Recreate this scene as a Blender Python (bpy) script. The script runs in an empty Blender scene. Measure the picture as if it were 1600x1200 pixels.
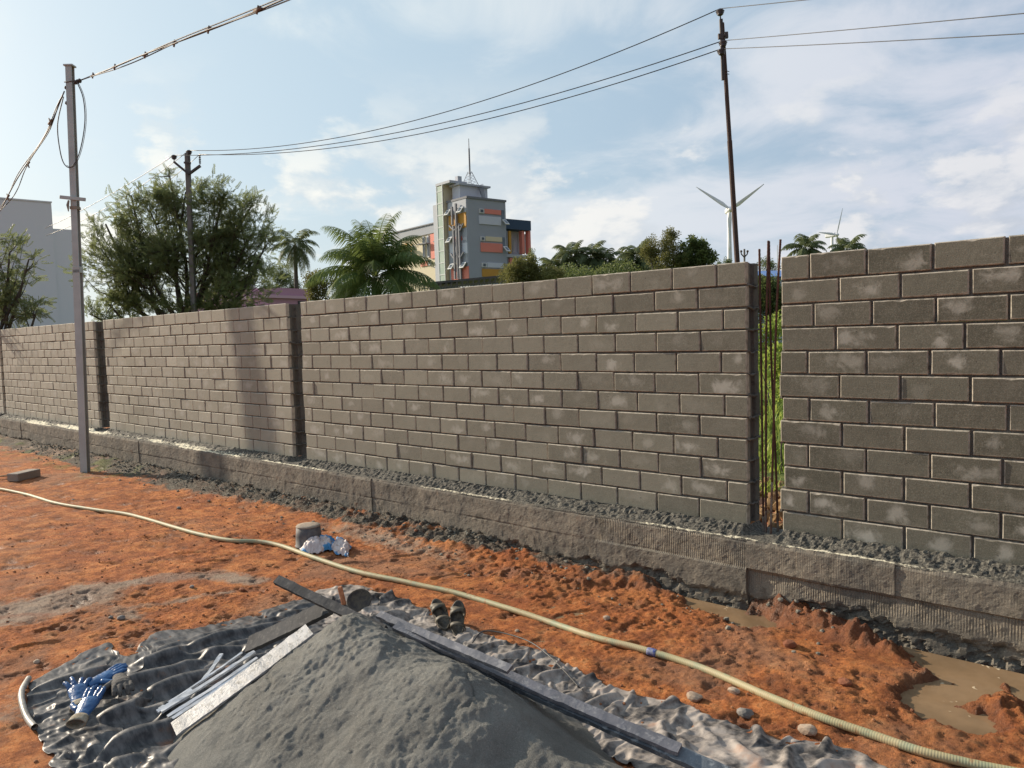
import bpy, math, random
import numpy as np
from mathutils import Vector, Matrix

# ------------------------------------------------------------------ camera
F_PX, PITCH, ROLL, YAW, CAM_H = 1202.0, 0.0641, -0.0308, 0.7315, 1.8
scene = bpy.context.scene
fw = np.array([-math.sin(YAW) * math.cos(PITCH), math.cos(YAW) * math.cos(PITCH), -math.sin(PITCH)])
rt0 = np.array([math.cos(YAW), math.sin(YAW), 0.0])
up0 = np.cross(rt0, fw)
rt = rt0 * math.cos(ROLL) + up0 * math.sin(ROLL)
up = up0 * math.cos(ROLL) - rt0 * math.sin(ROLL)
CAM = np.array([0, 0, CAM_H])
cd = bpy.data.cameras.new('camera')
cam = bpy.data.objects.new('camera', cd)
scene.collection.objects.link(cam)
m = Matrix.Identity(4)
for i in range(3):
    m[i][0], m[i][1], m[i][2] = rt[i], up[i], -fw[i]
m[2][3] = CAM_H
cam.matrix_world = m
cd.sensor_width = 36
cd.lens = F_PX / 1600 * 36
cd.clip_end = 6000
cd.clip_start = 0.05
scene.camera = cam

# ------------------------------------------------------------------ world + sun
SUN_AZ, SUN_EL = math.radians(9.5), math.radians(23)
SUNV = np.array([-math.cos(SUN_AZ) * math.cos(SUN_EL), -math.sin(SUN_AZ) * math.cos(SUN_EL), math.sin(SUN_EL)])
world = bpy.data.worlds.new('World')
scene.world = world
world.use_nodes = True
SKY_STRENGTH = 0.12
def build_world():
    nt = world.node_tree
    N, L = nt.nodes, nt.links
    N.clear()
    def math_(op, a, b=None, c=None, clamp=False):
        n = N.new('ShaderNodeMath'); n.operation = op; n.use_clamp = clamp
        for i, v in enumerate((a, b, c)):
            if v is None: continue
            if hasattr(v, 'links'): L.new(v, n.inputs[i])
            else: n.inputs[i].default_value = v
        return n.outputs[0]
    def maprange(v, a, b, c=0.0, d=1.0):
        n = N.new('ShaderNodeMapRange'); n.interpolation_type = 'SMOOTHSTEP'
        L.new(v, n.inputs[0])
        for i, x in enumerate((a, b, c, d)): n.inputs[i + 1].default_value = x
        return n.outputs[0]
    def mix(f, a, b, mode='MIX'):
        n = N.new('ShaderNodeMix'); n.data_type = 'RGBA'; n.blend_type = mode
        for s, v in ((0, f), (6, a), (7, b)):
            if hasattr(v, 'links'): L.new(v, n.inputs[s])
            elif s == 0: n.inputs[0].default_value = v
            else: n.inputs[s].default_value = (*v, 1)
        return n.outputs[2]
    def noise(vec, scale, detail=6, rough=.55, dist=0.0):
        n = N.new('ShaderNodeTexNoise')
        L.new(vec, n.inputs['Vector'])
        n.inputs['Scale'].default_value = scale; n.inputs['Detail'].default_value = detail
        n.inputs['Roughness'].default_value = rough; n.inputs['Distortion'].default_value = dist
        return n.outputs[0]
    sky = N.new('ShaderNodeTexSky'); sky.sky_type = 'NISHITA'; sky.sun_disc = False
    sky.sun_elevation = SUN_EL
    sky.sun_rotation = math.atan2(SUNV[0], SUNV[1])
    sky.air_density = 1.0; sky.dust_density = 2.5; sky.ozone_density = 1.0; sky.altitude = 0
    tc = N.new('ShaderNodeTexCoord')
    sep = N.new('ShaderNodeSeparateXYZ'); L.new(tc.outputs['Generated'], sep.inputs[0])
    z = math_('MAXIMUM', sep.outputs[2], 0.0)
    # planar projection of a high cloud layer
    den = math_('ADD', z, 0.16)
    cx = math_('DIVIDE', sep.outputs[0], den); cy = math_('DIVIDE', sep.outputs[1], den)
    comb = N.new('ShaderNodeCombineXYZ'); L.new(cx, comb.inputs[0]); L.new(cy, comb.inputs[1]); comb.inputs[2].default_value = 3.1
    big = noise(comb.outputs[0], .75, 3, .5, .3)
    wisp = noise(comb.outputs[0], 2.1, 9, .6, .5)
    hi = math_('ADD', math_('MULTIPLY', big, .75), math_('MULTIPLY', wisp, .5))
    # lean clouds to the right half of the view
    dotR = N.new('ShaderNodeVectorMath'); dotR.operation = 'DOT_PRODUCT'
    L.new(tc.outputs['Generated'], dotR.inputs[0]); dotR.inputs[1].default_value = tuple(rt0)
    hi = math_('ADD', hi, math_('MULTIPLY', dotR.outputs['Value'], .16))
    mhi = maprange(hi, .57, .76, 0, .92)
    # low cumulus near the horizon
    comb2 = N.new('ShaderNodeVectorMath'); comb2.operation = 'MULTIPLY'
    L.new(tc.outputs['Generated'], comb2.inputs[0]); comb2.inputs[1].default_value = (1, 1, 2.0)
    lo = noise(comb2.outputs[0], 5.2, 8, .56, .15)
    band = math_('MULTIPLY', maprange(z, .02, .09), maprange(z, .34, .16))
    mlo = math_('MULTIPLY', maprange(lo, .475, .55), band)
    # shading of the cumulus: brighter on tops
    off = N.new('ShaderNodeVectorMath'); off.operation = 'ADD'
    L.new(comb2.outputs[0], off.inputs[0]); off.inputs[1].default_value = (-.02, -.008, .045)
    lo2 = noise(off.outputs[0], 5.2, 8, .56, .15)
    lit = maprange(math_('SUBTRACT', lo, lo2), -.06, .08)
    sd = N.new('ShaderNodeVectorMath'); sd.operation = 'DOT_PRODUCT'
    L.new(tc.outputs['Generated'], sd.inputs[0]); sd.inputs[1].default_value = tuple(SUNV)
    near = maprange(sd.outputs['Value'], .0, .95)
    skym = N.new('ShaderNodeVectorMath'); skym.operation = 'SCALE'
    L.new(sky.outputs[0], skym.inputs[0]); skym.inputs['Scale'].default_value = SKY_STRENGTH
    # thin milky veil over the clear sky
    back = maprange(sd.outputs['Value'], -.60, -.03)
    veil = mix(back, (.08, .12, .17), mix(near, (.30, .405, .53), (.47, .60, .68)))
    base = mix(.80, skym.outputs[0], veil)
    hz = math_('SUBTRACT', 1.0, maprange(z, .0, .25))
    base = mix(math_('MULTIPLY', hz, .5), base, mix(back, (.14, .17, .21), mix(near, (.42, .50, .59), (.68, .74, .72))))
    chi = mix(back, (.25, .27, .31), mix(near, (.55, .575, .65), (.72, .77, .76)))
    base = mix(mhi, base, chi)
    clo = mix(lit, mix(near, (.46, .50, .57), (.62, .68, .70)), mix(near, (.66, .66, .68), (.86, .85, .78)))
    base = mix(math_('MULTIPLY', math_('MULTIPLY', mlo, .9), back), base, clo)
    bg = N.new('ShaderNodeBackground'); L.new(base, bg.inputs[0]); bg.inputs[1].default_value = 1.0
    out = N.new('ShaderNodeOutputWorld'); L.new(bg.outputs[0], out.inputs[0])
build_world()
sl = bpy.data.lights.new('sun', 'SUN'); sl.energy = 5.0; sl.angle = math.radians(.7); sl.color = (1.0, .86, .68)
sun = bpy.data.objects.new('sun', sl); scene.collection.objects.link(sun)
sun.rotation_euler = Vector(SUNV).to_track_quat('Z', 'Y').to_euler()
vs = scene.view_settings
vs.view_transform = 'Standard'; vs.look = 'None'; vs.exposure = 0.30; vs.gamma = 1.0
scene.render.engine = 'CYCLES'

# ------------------------------------------------------------------ helpers
WALL_Y, ZT, ZB, NC, CH, BL = 4.805, 2.224, .482, 12, 1.742 / 12, .3466
def ray(x, y): return fw + rt * (x - 800) / F_PX - up * (y - 600) / F_PX
def G(x, y, z=0.0):                       # point of the photograph lying at height z
    v = ray(x, y); return CAM + v * ((z - CAM_H) / v[2])
def W(x, y, Y=WALL_Y):                    # point of the photograph lying on the plane y=Y
    v = ray(x, y); return CAM + v * (Y / v[1])
def DP(x, y, t): return CAM + ray(x, y) * t   # point at depth t
def depth(P): return float((np.asarray(P) - CAM) @ fw)

def hash2(ix, iy, seed):
    h = (ix.astype(np.int64) * 374761393 + iy.astype(np.int64) * 668265263 + seed * 144665) & 0xffffffff
    h = ((h ^ (h >> 13)) * 1274126177) & 0xffffffff
    return ((h ^ (h >> 16)) & 0xffff) / 65535.0
def vnoise(x, y, seed=0):
    ix = np.floor(x); iy = np.floor(y); fx = x - ix; fy = y - iy
    fx = fx * fx * fx * (fx * (fx * 6 - 15) + 10); fy = fy * fy * fy * (fy * (fy * 6 - 15) + 10)
    a = hash2(ix, iy, seed); b = hash2(ix + 1, iy, seed); c = hash2(ix, iy + 1, seed); d = hash2(ix + 1, iy + 1, seed)
    return (a * (1 - fx) + b * fx) * (1 - fy) + (c * (1 - fx) + d * fx) * fy
def fbm(x, y, freq, octv=4, seed=0, gain=.5):
    s = 0; a = 1; t = 0
    for o in range(octv):
        co, si = math.cos(o * 1.1 + .4), math.sin(o * 1.1 + .4)
        s = s + a * (vnoise((x * co - y * si) * freq + 17 * o, (x * si + y * co) * freq - 9 * o, seed + o) - .5)
        t += a; a *= gain; freq *= 2.03
    return s / t * 2
def ridged(x, y, freq, octv=4, seed=0):
    s = 0; a = 1; t = 0
    for o in range(octv):
        s = s + a * (1 - np.abs(vnoise(x * freq + 7 * o, y * freq + 3 * o, seed + o) * 2 - 1)); t += a; a *= .5; freq *= 2.1
    return s / t
def sstep(a, b, x):
    t = np.clip((x - a) / (b - a), 0, 1); return t * t * (3 - 2 * t)

def worley(x, y, freq, seed=0, jit=.9):
    """distance to the nearest scattered point (in cells) and that cell's random number"""
    X = x * freq; Y = y * freq; ix = np.floor(X); iy = np.floor(Y); best = np.full(np.shape(X), 9.0); idd = np.zeros(np.shape(X))
    for di in (-1, 0, 1):
        for dj in (-1, 0, 1):
            a = ix + di; c = iy + dj
            px = a + .5 + jit * (hash2(a, c, seed) - .5); py = c + .5 + jit * (hash2(a, c, seed + 1) - .5)
            d = (X - px) ** 2 + (Y - py) ** 2; k = d < best
            best = np.where(k, d, best); idd = np.where(k, hash2(a, c, seed + 2), idd)
    return np.sqrt(best), idd
def clods(x, y, freq, seed, thr=.0):
    """broken lumps of earth: height 0..1 (only worked out where the camera could see them)"""
    x = np.asarray(x, float); y = np.asarray(y, float)
    if x.size > 1000:
        m = (x > -15) & (x < 2) & (y > .6) & (y < 8.5); out = np.zeros(x.shape)
        if m.any() and not m.all(): out[m] = clods(x[m], y[m], freq, seed, thr); return out
        if not m.any(): return out
    xx = x + fbm(x, y, freq * .8, 2, seed + 9) * .25 / freq; yy = y + fbm(x, y, freq * .8, 2, seed + 19) * .25 / freq
    d, r = worley(xx, yy, freq, seed)
    return np.maximum(0, 1 - (d / (.28 + .5 * r)) ** 2) ** .6 * (r > thr) * (.4 + .6 * r)
rng = np.random.default_rng(7)
random.seed(11)
def link(name, me, parent=None):
    o = bpy.data.objects.new(name, me); scene.collection.objects.link(o)
    if parent is not None: o.parent = parent
    return o
def mesh_np(name, V, quads=None, tris=None, mats=(), smooth=False, attrs=None, midx=None, parent=None, polys=None):
    me = bpy.data.meshes.new(name)
    V = np.asarray(V, dtype=np.float32)
    starts = []; loops = []; tot = []
    cur = 0
    if quads is not None and len(quads):
        q = np.asarray(quads, dtype=np.int32).reshape(-1, 4); loops.append(q.ravel()); starts.append(np.arange(len(q)) * 4 + cur); tot.append(np.full(len(q), 4)); cur += q.size
    if tris is not None and len(tris):
        q = np.asarray(tris, dtype=np.int32).reshape(-1, 3); loops.append(q.ravel()); starts.append(np.arange(len(q)) * 3 + cur); tot.append(np.full(len(q), 3)); cur += q.size
    if polys:
        for p in polys:
            loops.append(np.array(p, dtype=np.int32)); starts.append(np.array([cur])); tot.append(np.array([len(p)])); cur += len(p)
    lo = np.concatenate(loops); st = np.concatenate(starts).astype(np.int32); tt = np.concatenate(tot).astype(np.int32)
    me.vertices.add(len(V)); me.vertices.foreach_set('co', V.ravel())
    me.loops.add(len(lo)); me.loops.foreach_set('vertex_index', lo)
    me.polygons.add(len(st)); me.polygons.foreach_set('loop_start', st); me.polygons.foreach_set('loop_total', tt)
    for mt in mats: me.materials.append(mt)
    if midx is not None: me.polygons.foreach_set('material_index', np.asarray(midx, dtype=np.int32))
    me.polygons.foreach_set('use_smooth', np.full(len(st), bool(smooth)))
    me.update(calc_edges=True)
    for k, a in (attrs or {}).items():
        a = np.asarray(a, dtype=np.float32)
        if a.ndim == 1:
            at = me.attributes.new(k, 'FLOAT', 'POINT'); at.data.foreach_set('value', a)
        else:
            at = me.attributes.new(k, 'FLOAT_COLOR', 'POINT'); at.data.foreach_set('color', a.ravel())
    me.validate()
    return link(name, me, parent)
def tag(o, label=None, cat=None, group=None, kind=None):
    if label: o['label'] = label
    if cat: o['category'] = cat
    if group: o['group'] = group
    if kind: o['kind'] = kind
    return o
def empty(name, loc, label, cat, group=None):
    o = bpy.data.objects.new(name, None); scene.collection.objects.link(o); o.location = loc
    o.empty_display_size = .1
    return tag(o, label, cat, group)

class MB:
    def __init__(s, origin=(0, 0, 0)): s.v = []; s.f = []; s.m = []; s.o = np.array(origin, float)
    def add(s, verts, faces, mi=0):
        b = len(s.v); s.v += [tuple(np.asarray(p, float) - s.o) for p in verts]
        for f in faces: s.f.append([i + b for i in f]); s.m.append(mi)
    def box(s, c, h, ax=None, mi=0, bev=0.0):
        c = np.array(c, float); A = np.eye(3) if ax is None else np.array(ax, float)
        hx, hy, hz = h
        P = []
        if bev <= 0:
            for sx in (-1, 1):
                for sy in (-1, 1):
                    for sz in (-1, 1): P.append(c + A[0] * hx * sx + A[1] * hy * sy + A[2] * hz * sz)
            s.add(P, [(0, 1, 3, 2), (4, 6, 7, 5), (0, 4, 5, 1), (2, 3, 7, 6), (0, 2, 6, 4), (1, 5, 7, 3)], mi)
        else:
            b = min(bev, hx * .9, hy * .9, hz * .9)
            idx = {}
            for sx in (-1, 1):
                for sy in (-1, 1):
                    for sz in (-1, 1):
                        for k in range(3):
                            hh = [hx - b, hy - b, hz - b]; hh[k] = (hx, hy, hz)[k]
                            idx[(sx, sy, sz, k)] = len(P)
                            P.append(c + A[0] * hh[0] * sx + A[1] * hh[1] * sy + A[2] * hh[2] * sz)
            fs = []
            for k in range(3):
                i, j = [(1, 2), (2, 0), (0, 1)][k]
                for sg in (-1, 1):
                    f = []
                    for (a, bb) in ((-1, -1), (1, -1), (1, 1), (-1, 1)):
                        t = [0, 0, 0]; t[k] = sg; t[i] = a; t[j] = bb; f.append(idx[(*t, k)])
                    fs.append(f if sg > 0 else f[::-1])
            for k in range(3):
                i, j = [(1, 2), (2, 0), (0, 1)][k]
                for a in (-1, 1):
                    for bb in (-1, 1):
                        t0 = [0, 0, 0]; t0[k] = -1; t0[i] = a; t0[j] = bb; t1 = list(t0); t1[k] = 1
                        fs.append([idx[(*t0, i)], idx[(*t1, i)], idx[(*t1, j)], idx[(*t0, j)]])
            for sx in (-1, 1):
                for sy in (-1, 1):
                    for sz in (-1, 1): fs.append([idx[(sx, sy, sz, k)] for k in range(3)])
            s.add(P, fs, mi)
        return s
    def beam(s, p0, p1, w, t, upv=(0, 0, 1), mi=0, bev=0.0):
        p0 = np.array(p0, float); p1 = np.array(p1, float); d = p1 - p0; L = np.linalg.norm(d); d /= L
        u = np.array(upv, float); sd = np.cross(u, d); sd /= np.linalg.norm(sd); u = np.cross(d, sd)
        return s.box((p0 + p1) / 2, (L / 2, w / 2, t / 2), (d, sd, u), mi, bev)
    def tube(s, pts, r, n=8, mi=0, caps=True):
        pts = [np.array(p, float) for p in pts]; k = len(pts)
        rr = r if hasattr(r, '__len__') else [r] * k
        V = []; nrm = None
        for i, p in enumerate(pts):
            d = pts[min(i + 1, k - 1)] - pts[max(i - 1, 0)]; d /= (np.linalg.norm(d) + 1e-12)
            if nrm is None:
                a = np.array([0, 0, 1.]) if abs(d[2]) < .9 else np.array([1., 0, 0]); nrm = np.cross(d, a)
            nrm = nrm - d * (nrm @ d); nrm /= (np.linalg.norm(nrm) + 1e-12); b = np.cross(d, nrm)
            for j in range(n):
                t = 2 * math.pi * j / n; V.append(p + (nrm * math.cos(t) + b * math.sin(t)) * rr[i])
        fs = [(i * n + j, i * n + (j + 1) % n, (i + 1) * n + (j + 1) % n, (i + 1) * n + j) for i in range(k - 1) for j in range(n)]
        if caps: fs += [tuple(range(n))[::-1], tuple((k - 1) * n + j for j in range(n))]
        s.add(V, fs, mi); return s
    def lathe(s, prof, c=(0, 0, 0), n=20, ax=None, mi=0):
        c = np.array(c, float); A = np.eye(3) if ax is None else np.array(ax, float)
        V = [c + A[0] * r * math.cos(2 * math.pi * j / n) + A[1] * r * math.sin(2 * math.pi * j / n) + A[2] * z for r, z in prof for j in range(n)]
        k = len(prof)
        fs = [(i * n + j, i * n + (j + 1) % n, (i + 1) * n + (j + 1) % n, (i + 1) * n + j) for i in range(k - 1) for j in range(n)]
        fs += [tuple(range(n))[::-1], tuple((k - 1) * n + j for j in range(n))]
        s.add(V, fs, mi); return s
    def build(s, name, mats, parent=None, smooth=False):
        me = bpy.data.meshes.new(name); me.from_pydata(s.v, [], s.f)
        for mt in (mats if isinstance(mats, (list, tuple)) else [mats]): me.materials.append(mt)
        me.polygons.foreach_set('material_index', np.array(s.m, dtype=np.int32))
        me.polygons.foreach_set('use_smooth', np.full(len(s.f), bool(smooth)))
        me.update()
        return link(name, me, parent)
def spline(pts, n=12):
    P = np.array(pts, float); k = len(P); out = []
    for i in range(k - 1):
        p0 = P[max(i - 1, 0)]; p1 = P[i]; p2 = P[i + 1]; p3 = P[min(i + 2, k - 1)]
        for t in np.arange(n) / n:
            out.append(.5 * ((2 * p1) + (-p0 + p2) * t + (2 * p0 - 5 * p1 + 4 * p2 - p3) * t * t + (-p0 + 3 * p1 - 3 * p2 + p3) * t ** 3))
    out.append(P[-1]); return out

# ------------------------------------------------------------------ materials
class NT:
    def __init__(s, name):
        s.m = bpy.data.materials.new(name); s.m.use_nodes = True; s.t = s.m.node_tree; s.N = s.t.nodes; s.L = s.t.links
        s.b = s.N['Principled BSDF']; s.g = s.N.new('ShaderNodeNewGeometry'); s.pos = s.g.outputs['Position']
    def inp(s, sock, v):
        if hasattr(v, 'links'): s.L.new(v, sock)
        elif isinstance(v, (tuple, list)): sock.default_value = (*v, 1) if len(v) == 3 and len(sock.default_value) == 4 else v
        else: sock.default_value = v
    def noise(s, scale, detail=4, rough=.55, vec=None, dist=0.0, col=False):
        n = s.N.new('ShaderNodeTexNoise'); s.L.new(vec if vec is not None else s.pos, n.inputs['Vector'])
        n.inputs['Scale'].default_value = scale; n.inputs['Detail'].default_value = detail; n.inputs['Roughness'].default_value = rough
        n.inputs['Distortion'].default_value = dist
        return n.outputs[1 if col else 0]
    def scale(s, v, vec=None):
        n = s.N.new('ShaderNodeVectorMath'); n.operation = 'MULTIPLY'; s.L.new(vec if vec is not None else s.pos, n.inputs[0]); n.inputs[1].default_value = v
        return n.outputs[0]
    def math(s, op, a, b=None, c=None, clamp=False):
        n = s.N.new('ShaderNodeMath'); n.operation = op; n.use_clamp = clamp
        for i, v in enumerate((a, b, c)):
            if v is not None: s.inp(n.inputs[i], v)
        return n.outputs[0]
    def mr(s, v, a, b, c=0.0, d=1.0):
        n = s.N.new('ShaderNodeMapRange'); n.interpolation_type = 'SMOOTHSTEP'; s.inp(n.inputs[0], v)
        for i, x in enumerate((a, b, c, d)): s.inp(n.inputs[i + 1], x)
        return n.outputs[0]
    def mix(s, f, a, b, mode='MIX'):
        n = s.N.new('ShaderNodeMix'); n.data_type = 'RGBA'; n.blend_type = mode
        s.inp(n.inputs[0], f); s.inp(n.inputs[6], a); s.inp(n.inputs[7], b); return n.outputs[2]
    def attr(s, name, ch=None):
        n = s.N.new('ShaderNodeAttribute'); n.attribute_name = name
        if ch is None: return n.outputs['Fac']
        sp = s.N.new('ShaderNodeSeparateColor'); s.L.new(n.outputs['Color'], sp.inputs[0]); 
        a = [sp.outputs[0], sp.outputs[1], sp.outputs[2], n.outputs['Alpha']]
        return a if ch == 'all' else a[ch]
    def bump(s, h, strength=.5, dist=.01, nrm=None):
        n = s.N.new('ShaderNodeBump'); s.inp(n.inputs['Height'], h); s.inp(n.inputs['Strength'], strength); n.inputs['Distance'].default_value = dist
        if nrm is not None: s.L.new(nrm, n.inputs['Normal'])
        return n.outputs[0]
    def fin(s, col, rough=.8, nrm=None, metal=0.0, spec=None):
        s.inp(s.b.inputs['Base Color'], col); s.inp(s.b.inputs['Roughness'], rough); s.b.inputs['Metallic'].default_value = metal
        if spec is not None: s.inp(s.b.inputs['Specular IOR Level'], spec)
        if nrm is not None: s.L.new(nrm, s.b.inputs['Normal'])
        return s.m
def simple(name, c1, c2=None, sc=6, rough=.8, bsc=40, bst=.2, bd=.01, metal=0.0, spec=None, lo=.35, hi=.65, stretch=(1, 1, 1)):
    t = NT(name); c2 = c2 or tuple(x * .7 for x in c1)
    v = t.scale(stretch)
    col = t.mix(t.mr(t.noise(sc, 6, .6, vec=v), lo, hi), c1, c2)
    return t.fin(col, rough, t.bump(t.noise(bsc, 5, .6, vec=v), bst, bd) if bst else None, metal, spec)

def mat_block():
    t = NT('cement_block'); u, v, r1, r2 = t.attr('lc', 'all')
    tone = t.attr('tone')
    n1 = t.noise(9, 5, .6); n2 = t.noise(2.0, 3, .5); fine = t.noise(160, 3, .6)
    dry_sheen = t.mix(t.mr(n2, .3, .7), (.385, .366, .290), (.44, .42, .342))
    damp_dull = t.mix(t.mr(n1, .3, .7), (.084, .081, .060), (.112, .108, .081))
    c = t.mix(tone, dry_sheen, damp_dull)  # partly dampness, partly the brighter sheen at left put into the colour
    c = t.mix(t.math('MULTIPLY', r1, .20), c, (.10, .085, .065))
    c = t.mix(t.mr(fine, .45, .75, 0, .25), c, (.45, .42, .36)); c = t.mix(t.mr(fine, .45, .28, 0, .18), c, (.05, .045, .035))
    # dried-out pale blotch on some blocks
    du = t.math('SUBTRACT', u, t.math('ADD', .25, t.math('MULTIPLY', r2, .5)))
    dv = t.math('SUBTRACT', v, t.math('ADD', .30, t.math('MULTIPLY', r1, .4)))
    wid = t.math('ADD', .9, t.math('MULTIPLY', t.math('FRACT', t.math('MULTIPLY', r2, 13.7)), 1.7))
    d = t.math('SQRT', t.math('ADD', t.math('POWER', t.math('MULTIPLY', du, wid), 2.0), t.math('POWER', t.math('MULTIPLY', dv, 1.1), 2.0)))
    d = t.math('ADD', d, t.math('MULTIPLY', t.math('SUBTRACT', t.noise(13, 7, .62, dist=.6), .5), 1.5))
    bl = t.mr(d, .50, .02)
    on = t.mr(t.math('FRACT', t.math('MULTIPLY', t.math('ADD', r1, r2), 7.31)), .20, 1.0, 0, .78)
    inside = t.math('MULTIPLY', t.mr(u, .0, .07), t.mr(u, 1.0, .93))
    c = t.mix(t.math('MULTIPLY', t.math('MULTIPLY', bl, on), inside), c, (.42, .405, .355))
    # fainter streaky drying marks
    st = t.noise(1, 4, .6, vec=t.scale((7, 7, 60)))
    c = t.mix(t.mr(st, .5, .75, 0, .16), c, (.30, .27, .22))
    # slurry wiped along the arrises, and their sunlit bright lines painted in
    e = t.math('MINIMUM', t.math('MINIMUM', t.math('MULTIPLY', u, 2.4), t.math('MULTIPLY', t.math('SUBTRACT', 1.0, u), 2.4)), t.math('MINIMUM', v, t.math('SUBTRACT', 1.0, v)))
    c = t.mix(t.math('MULTIPLY', t.mr(e, .055, .015), t.mr(t.noise(25, 3), .3, .6, .25, .8)), c, (.52, .47, .39))
    # pin holes
    pit = t.mr(t.noise(70, 2, .5), .69, .74)
    c = t.mix(t.math('MULTIPLY', pit, .6), c, (.05, .045, .04))
    h = t.math('ADD', t.math('MULTIPLY', fine, .25), t.math('ADD', t.math('MULTIPLY', t.noise(22, 4, .6), .8), t.math('MULTIPLY', pit, -1.0)))
    return t.fin(c, .82, t.bump(h, .35, .006), spec=.35)
def mat_concrete(name, c1, c2, c3=None, sc=3.0, bst=.6, bd=.012, rough=.85):
    t = NT(name)
    c = t.mix(t.mr(t.noise(sc, 6, .65), .32, .68), c1, c2)
    if c3: c = t.mix(t.mr(t.noise(sc * 5, 5, .6), .55, .72), c, c3)
    c = t.mix(t.mr(t.noise(130, 3, .6), .5, .8, 0, .35), c, tuple(min(1, x * 1.9) for x in c1))
    h = t.math('ADD', t.noise(60, 6, .7), t.math('MULTIPLY', t.noise(14, 4, .6), 1.2))
    return t.fin(c, rough, t.bump(h, bst, bd))
def mat_ground():
    t = NT('red_soil')
    grey, wet, grav, green = t.attr('soil', 'all')
    n = t.noise(1.3, 6, .6); n2 = t.noise(7, 8, .68); n3 = t.noise(45, 6, .72); n4 = t.noise(150, 4, .75)
    c = t.mix(t.mr(n, .3, .7), (.66, .245, .075), (.50, .150, .042))
    c = t.mix(t.mr(n2, .42, .62, 0, .80), c, (.22, .065, .024))
    c = t.mix(t.mr(n2, .47, .33, 0, .60), c, (.60, .30, .125))
    c = t.mix(t.mr(n3, .50, .66, 0, .65), c, (.12, .042, .018))
    c = t.mix(t.mr(n3, .44, .30, 0, .45), c, (.68, .34, .15))
    c = t.mix(t.mr(n4, .55, .70, 0, .55), c, (.09, .035, .018))
    c = t.mix(t.mr(t.noise(110, 3, .6), .62, .72, 0, .6), c, (.66, .42, .25))
    gn = t.noise(9, 8, .70, dist=.4)
    gcol = t.mix(t.mr(gn, .3, .7), (.29, .245, .20), (.42, .32, .24))
    c = t.mix(t.mr(t.math('ADD', grey, t.math('MULTIPLY', t.math('SUBTRACT', gn, .5), 1.1)), .30, .75, 0, .92), c, gcol)
    lg = t.noise(.9, 5, .6, dist=.5)
    c = t.mix(t.mr(lg, .50, .66, 0, .55), c, (.33, .20, .13))
    c = t.mix(t.mr(lg, .46, .34, 0, .45), c, (.30, .085, .035))
    vg = t.noise(55, 4, .6)
    vcol = t.mix(t.mr(vg, .4, .62), (.048, .044, .036), (.215, .19, .15))
    c = t.mix(t.mr(t.math('ADD', grav, t.math('MULTIPLY', t.math('SUBTRACT', t.noise(12, 5, .6), .5), .9)), .35, .62), c, vcol)
    c = t.mix(t.math('MULTIPLY', wet, .72), c, t.mix(t.mr(n2, .3, .7), (.105, .040, .022), (.15, .065, .035)))
    c = t.mix(green, c, t.mix(t.mr(t.noise(3, 6, .6), .35, .65), (.075, .11, .022), (.19, .21, .05)))
    h = t.math('ADD', t.math('MULTIPLY', n3, 1.3), t.math('ADD', t.math('MULTIPLY', n4, .6), t.math('MULTIPLY', t.noise(18, 5, .7), 1.2)))
    rough = t.mr(wet, .35, 1.0, .95, .45)
    return t.fin(c, rough, t.bump(h, 1.0, .017), spec=.3)

M = {}
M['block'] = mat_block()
M['block_core'] = mat_concrete('mortar_core', (.075, .066, .055), (.105, .094, .078), bst=.5)
M['end'] = mat_concrete('block_end', (.105, .10, .088), (.16, .15, .13), (.06, .055, .05), bst=.8)
def mat_beam():
    t = NT('cast_concrete'); rib = t.attr('rib')
    n = t.noise(2.4, 7, .7)
    c = t.mix(t.mr(n, .3, .7), (.255, .222, .175), (.120, .112, .098))
    c = t.mix(t.mr(t.noise(9, 7, .72), .50, .66, 0, .75), c, (.085, .076, .062))
    sx = t.N.new('ShaderNodeSeparateXYZ'); t.L.new(t.pos, sx.inputs[0])
    wx = t.math('ADD', sx.outputs[0], t.math('MULTIPLY', t.noise(9, 3, .5), .012))
    w = t.math('SINE', t.math('MULTIPLY', wx, 2 * math.pi / .0145))
    w = t.math('MULTIPLY', t.math('MULTIPLY', w, rib), t.mr(t.noise(1, 4, .6, vec=t.scale((9, 9, 14))), .35, .62, .12, 1.0))
    c = t.mix(t.math('MULTIPLY', t.mr(w, .1, .9), .40), c, (.36, .29, .20))
    c = t.mix(t.math('MULTIPLY', t.mr(w, -.1, -.9), .35), c, (.07, .06, .05))
    streak = t.noise(1, 5, .65, vec=t.scale((40, 40, 2.5)))
    c = t.mix(t.mr(streak, .55, .72, 0, .35), c, (.30, .24, .17))
    c = t.mix(t.mr(t.noise(120, 4, .75), .54, .70, 0, .6), c, (.46, .40, .31))
    c = t.mix(t.mr(t.noise(75, 5, .75), .56, .68, 0, .8), c, (.045, .040, .034))
    c = t.mix(t.mr(t.noise(5, 6, .65), .62, .72, 0, .30), c, (.30, .15, .07))
    h = t.math('ADD', t.noise(150, 5, .75), t.math('ADD', t.math('MULTIPLY', t.noise(45, 5, .7), .7), t.math('MULTIPLY', w, .8)))
    return t.fin(c, .9, t.bump(h, .7, .006), spec=.3)
M['beam'] = mat_beam()
def mat_mortar():
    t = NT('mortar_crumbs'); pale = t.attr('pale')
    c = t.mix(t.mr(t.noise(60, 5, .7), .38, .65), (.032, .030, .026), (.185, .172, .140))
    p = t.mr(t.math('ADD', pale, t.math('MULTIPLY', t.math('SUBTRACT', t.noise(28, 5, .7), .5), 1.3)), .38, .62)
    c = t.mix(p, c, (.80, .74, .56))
    return t.fin(c, .85, t.bump(t.noise(90, 5, .7), .8, .01))
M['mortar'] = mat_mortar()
M['ground'] = mat_ground()
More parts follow.
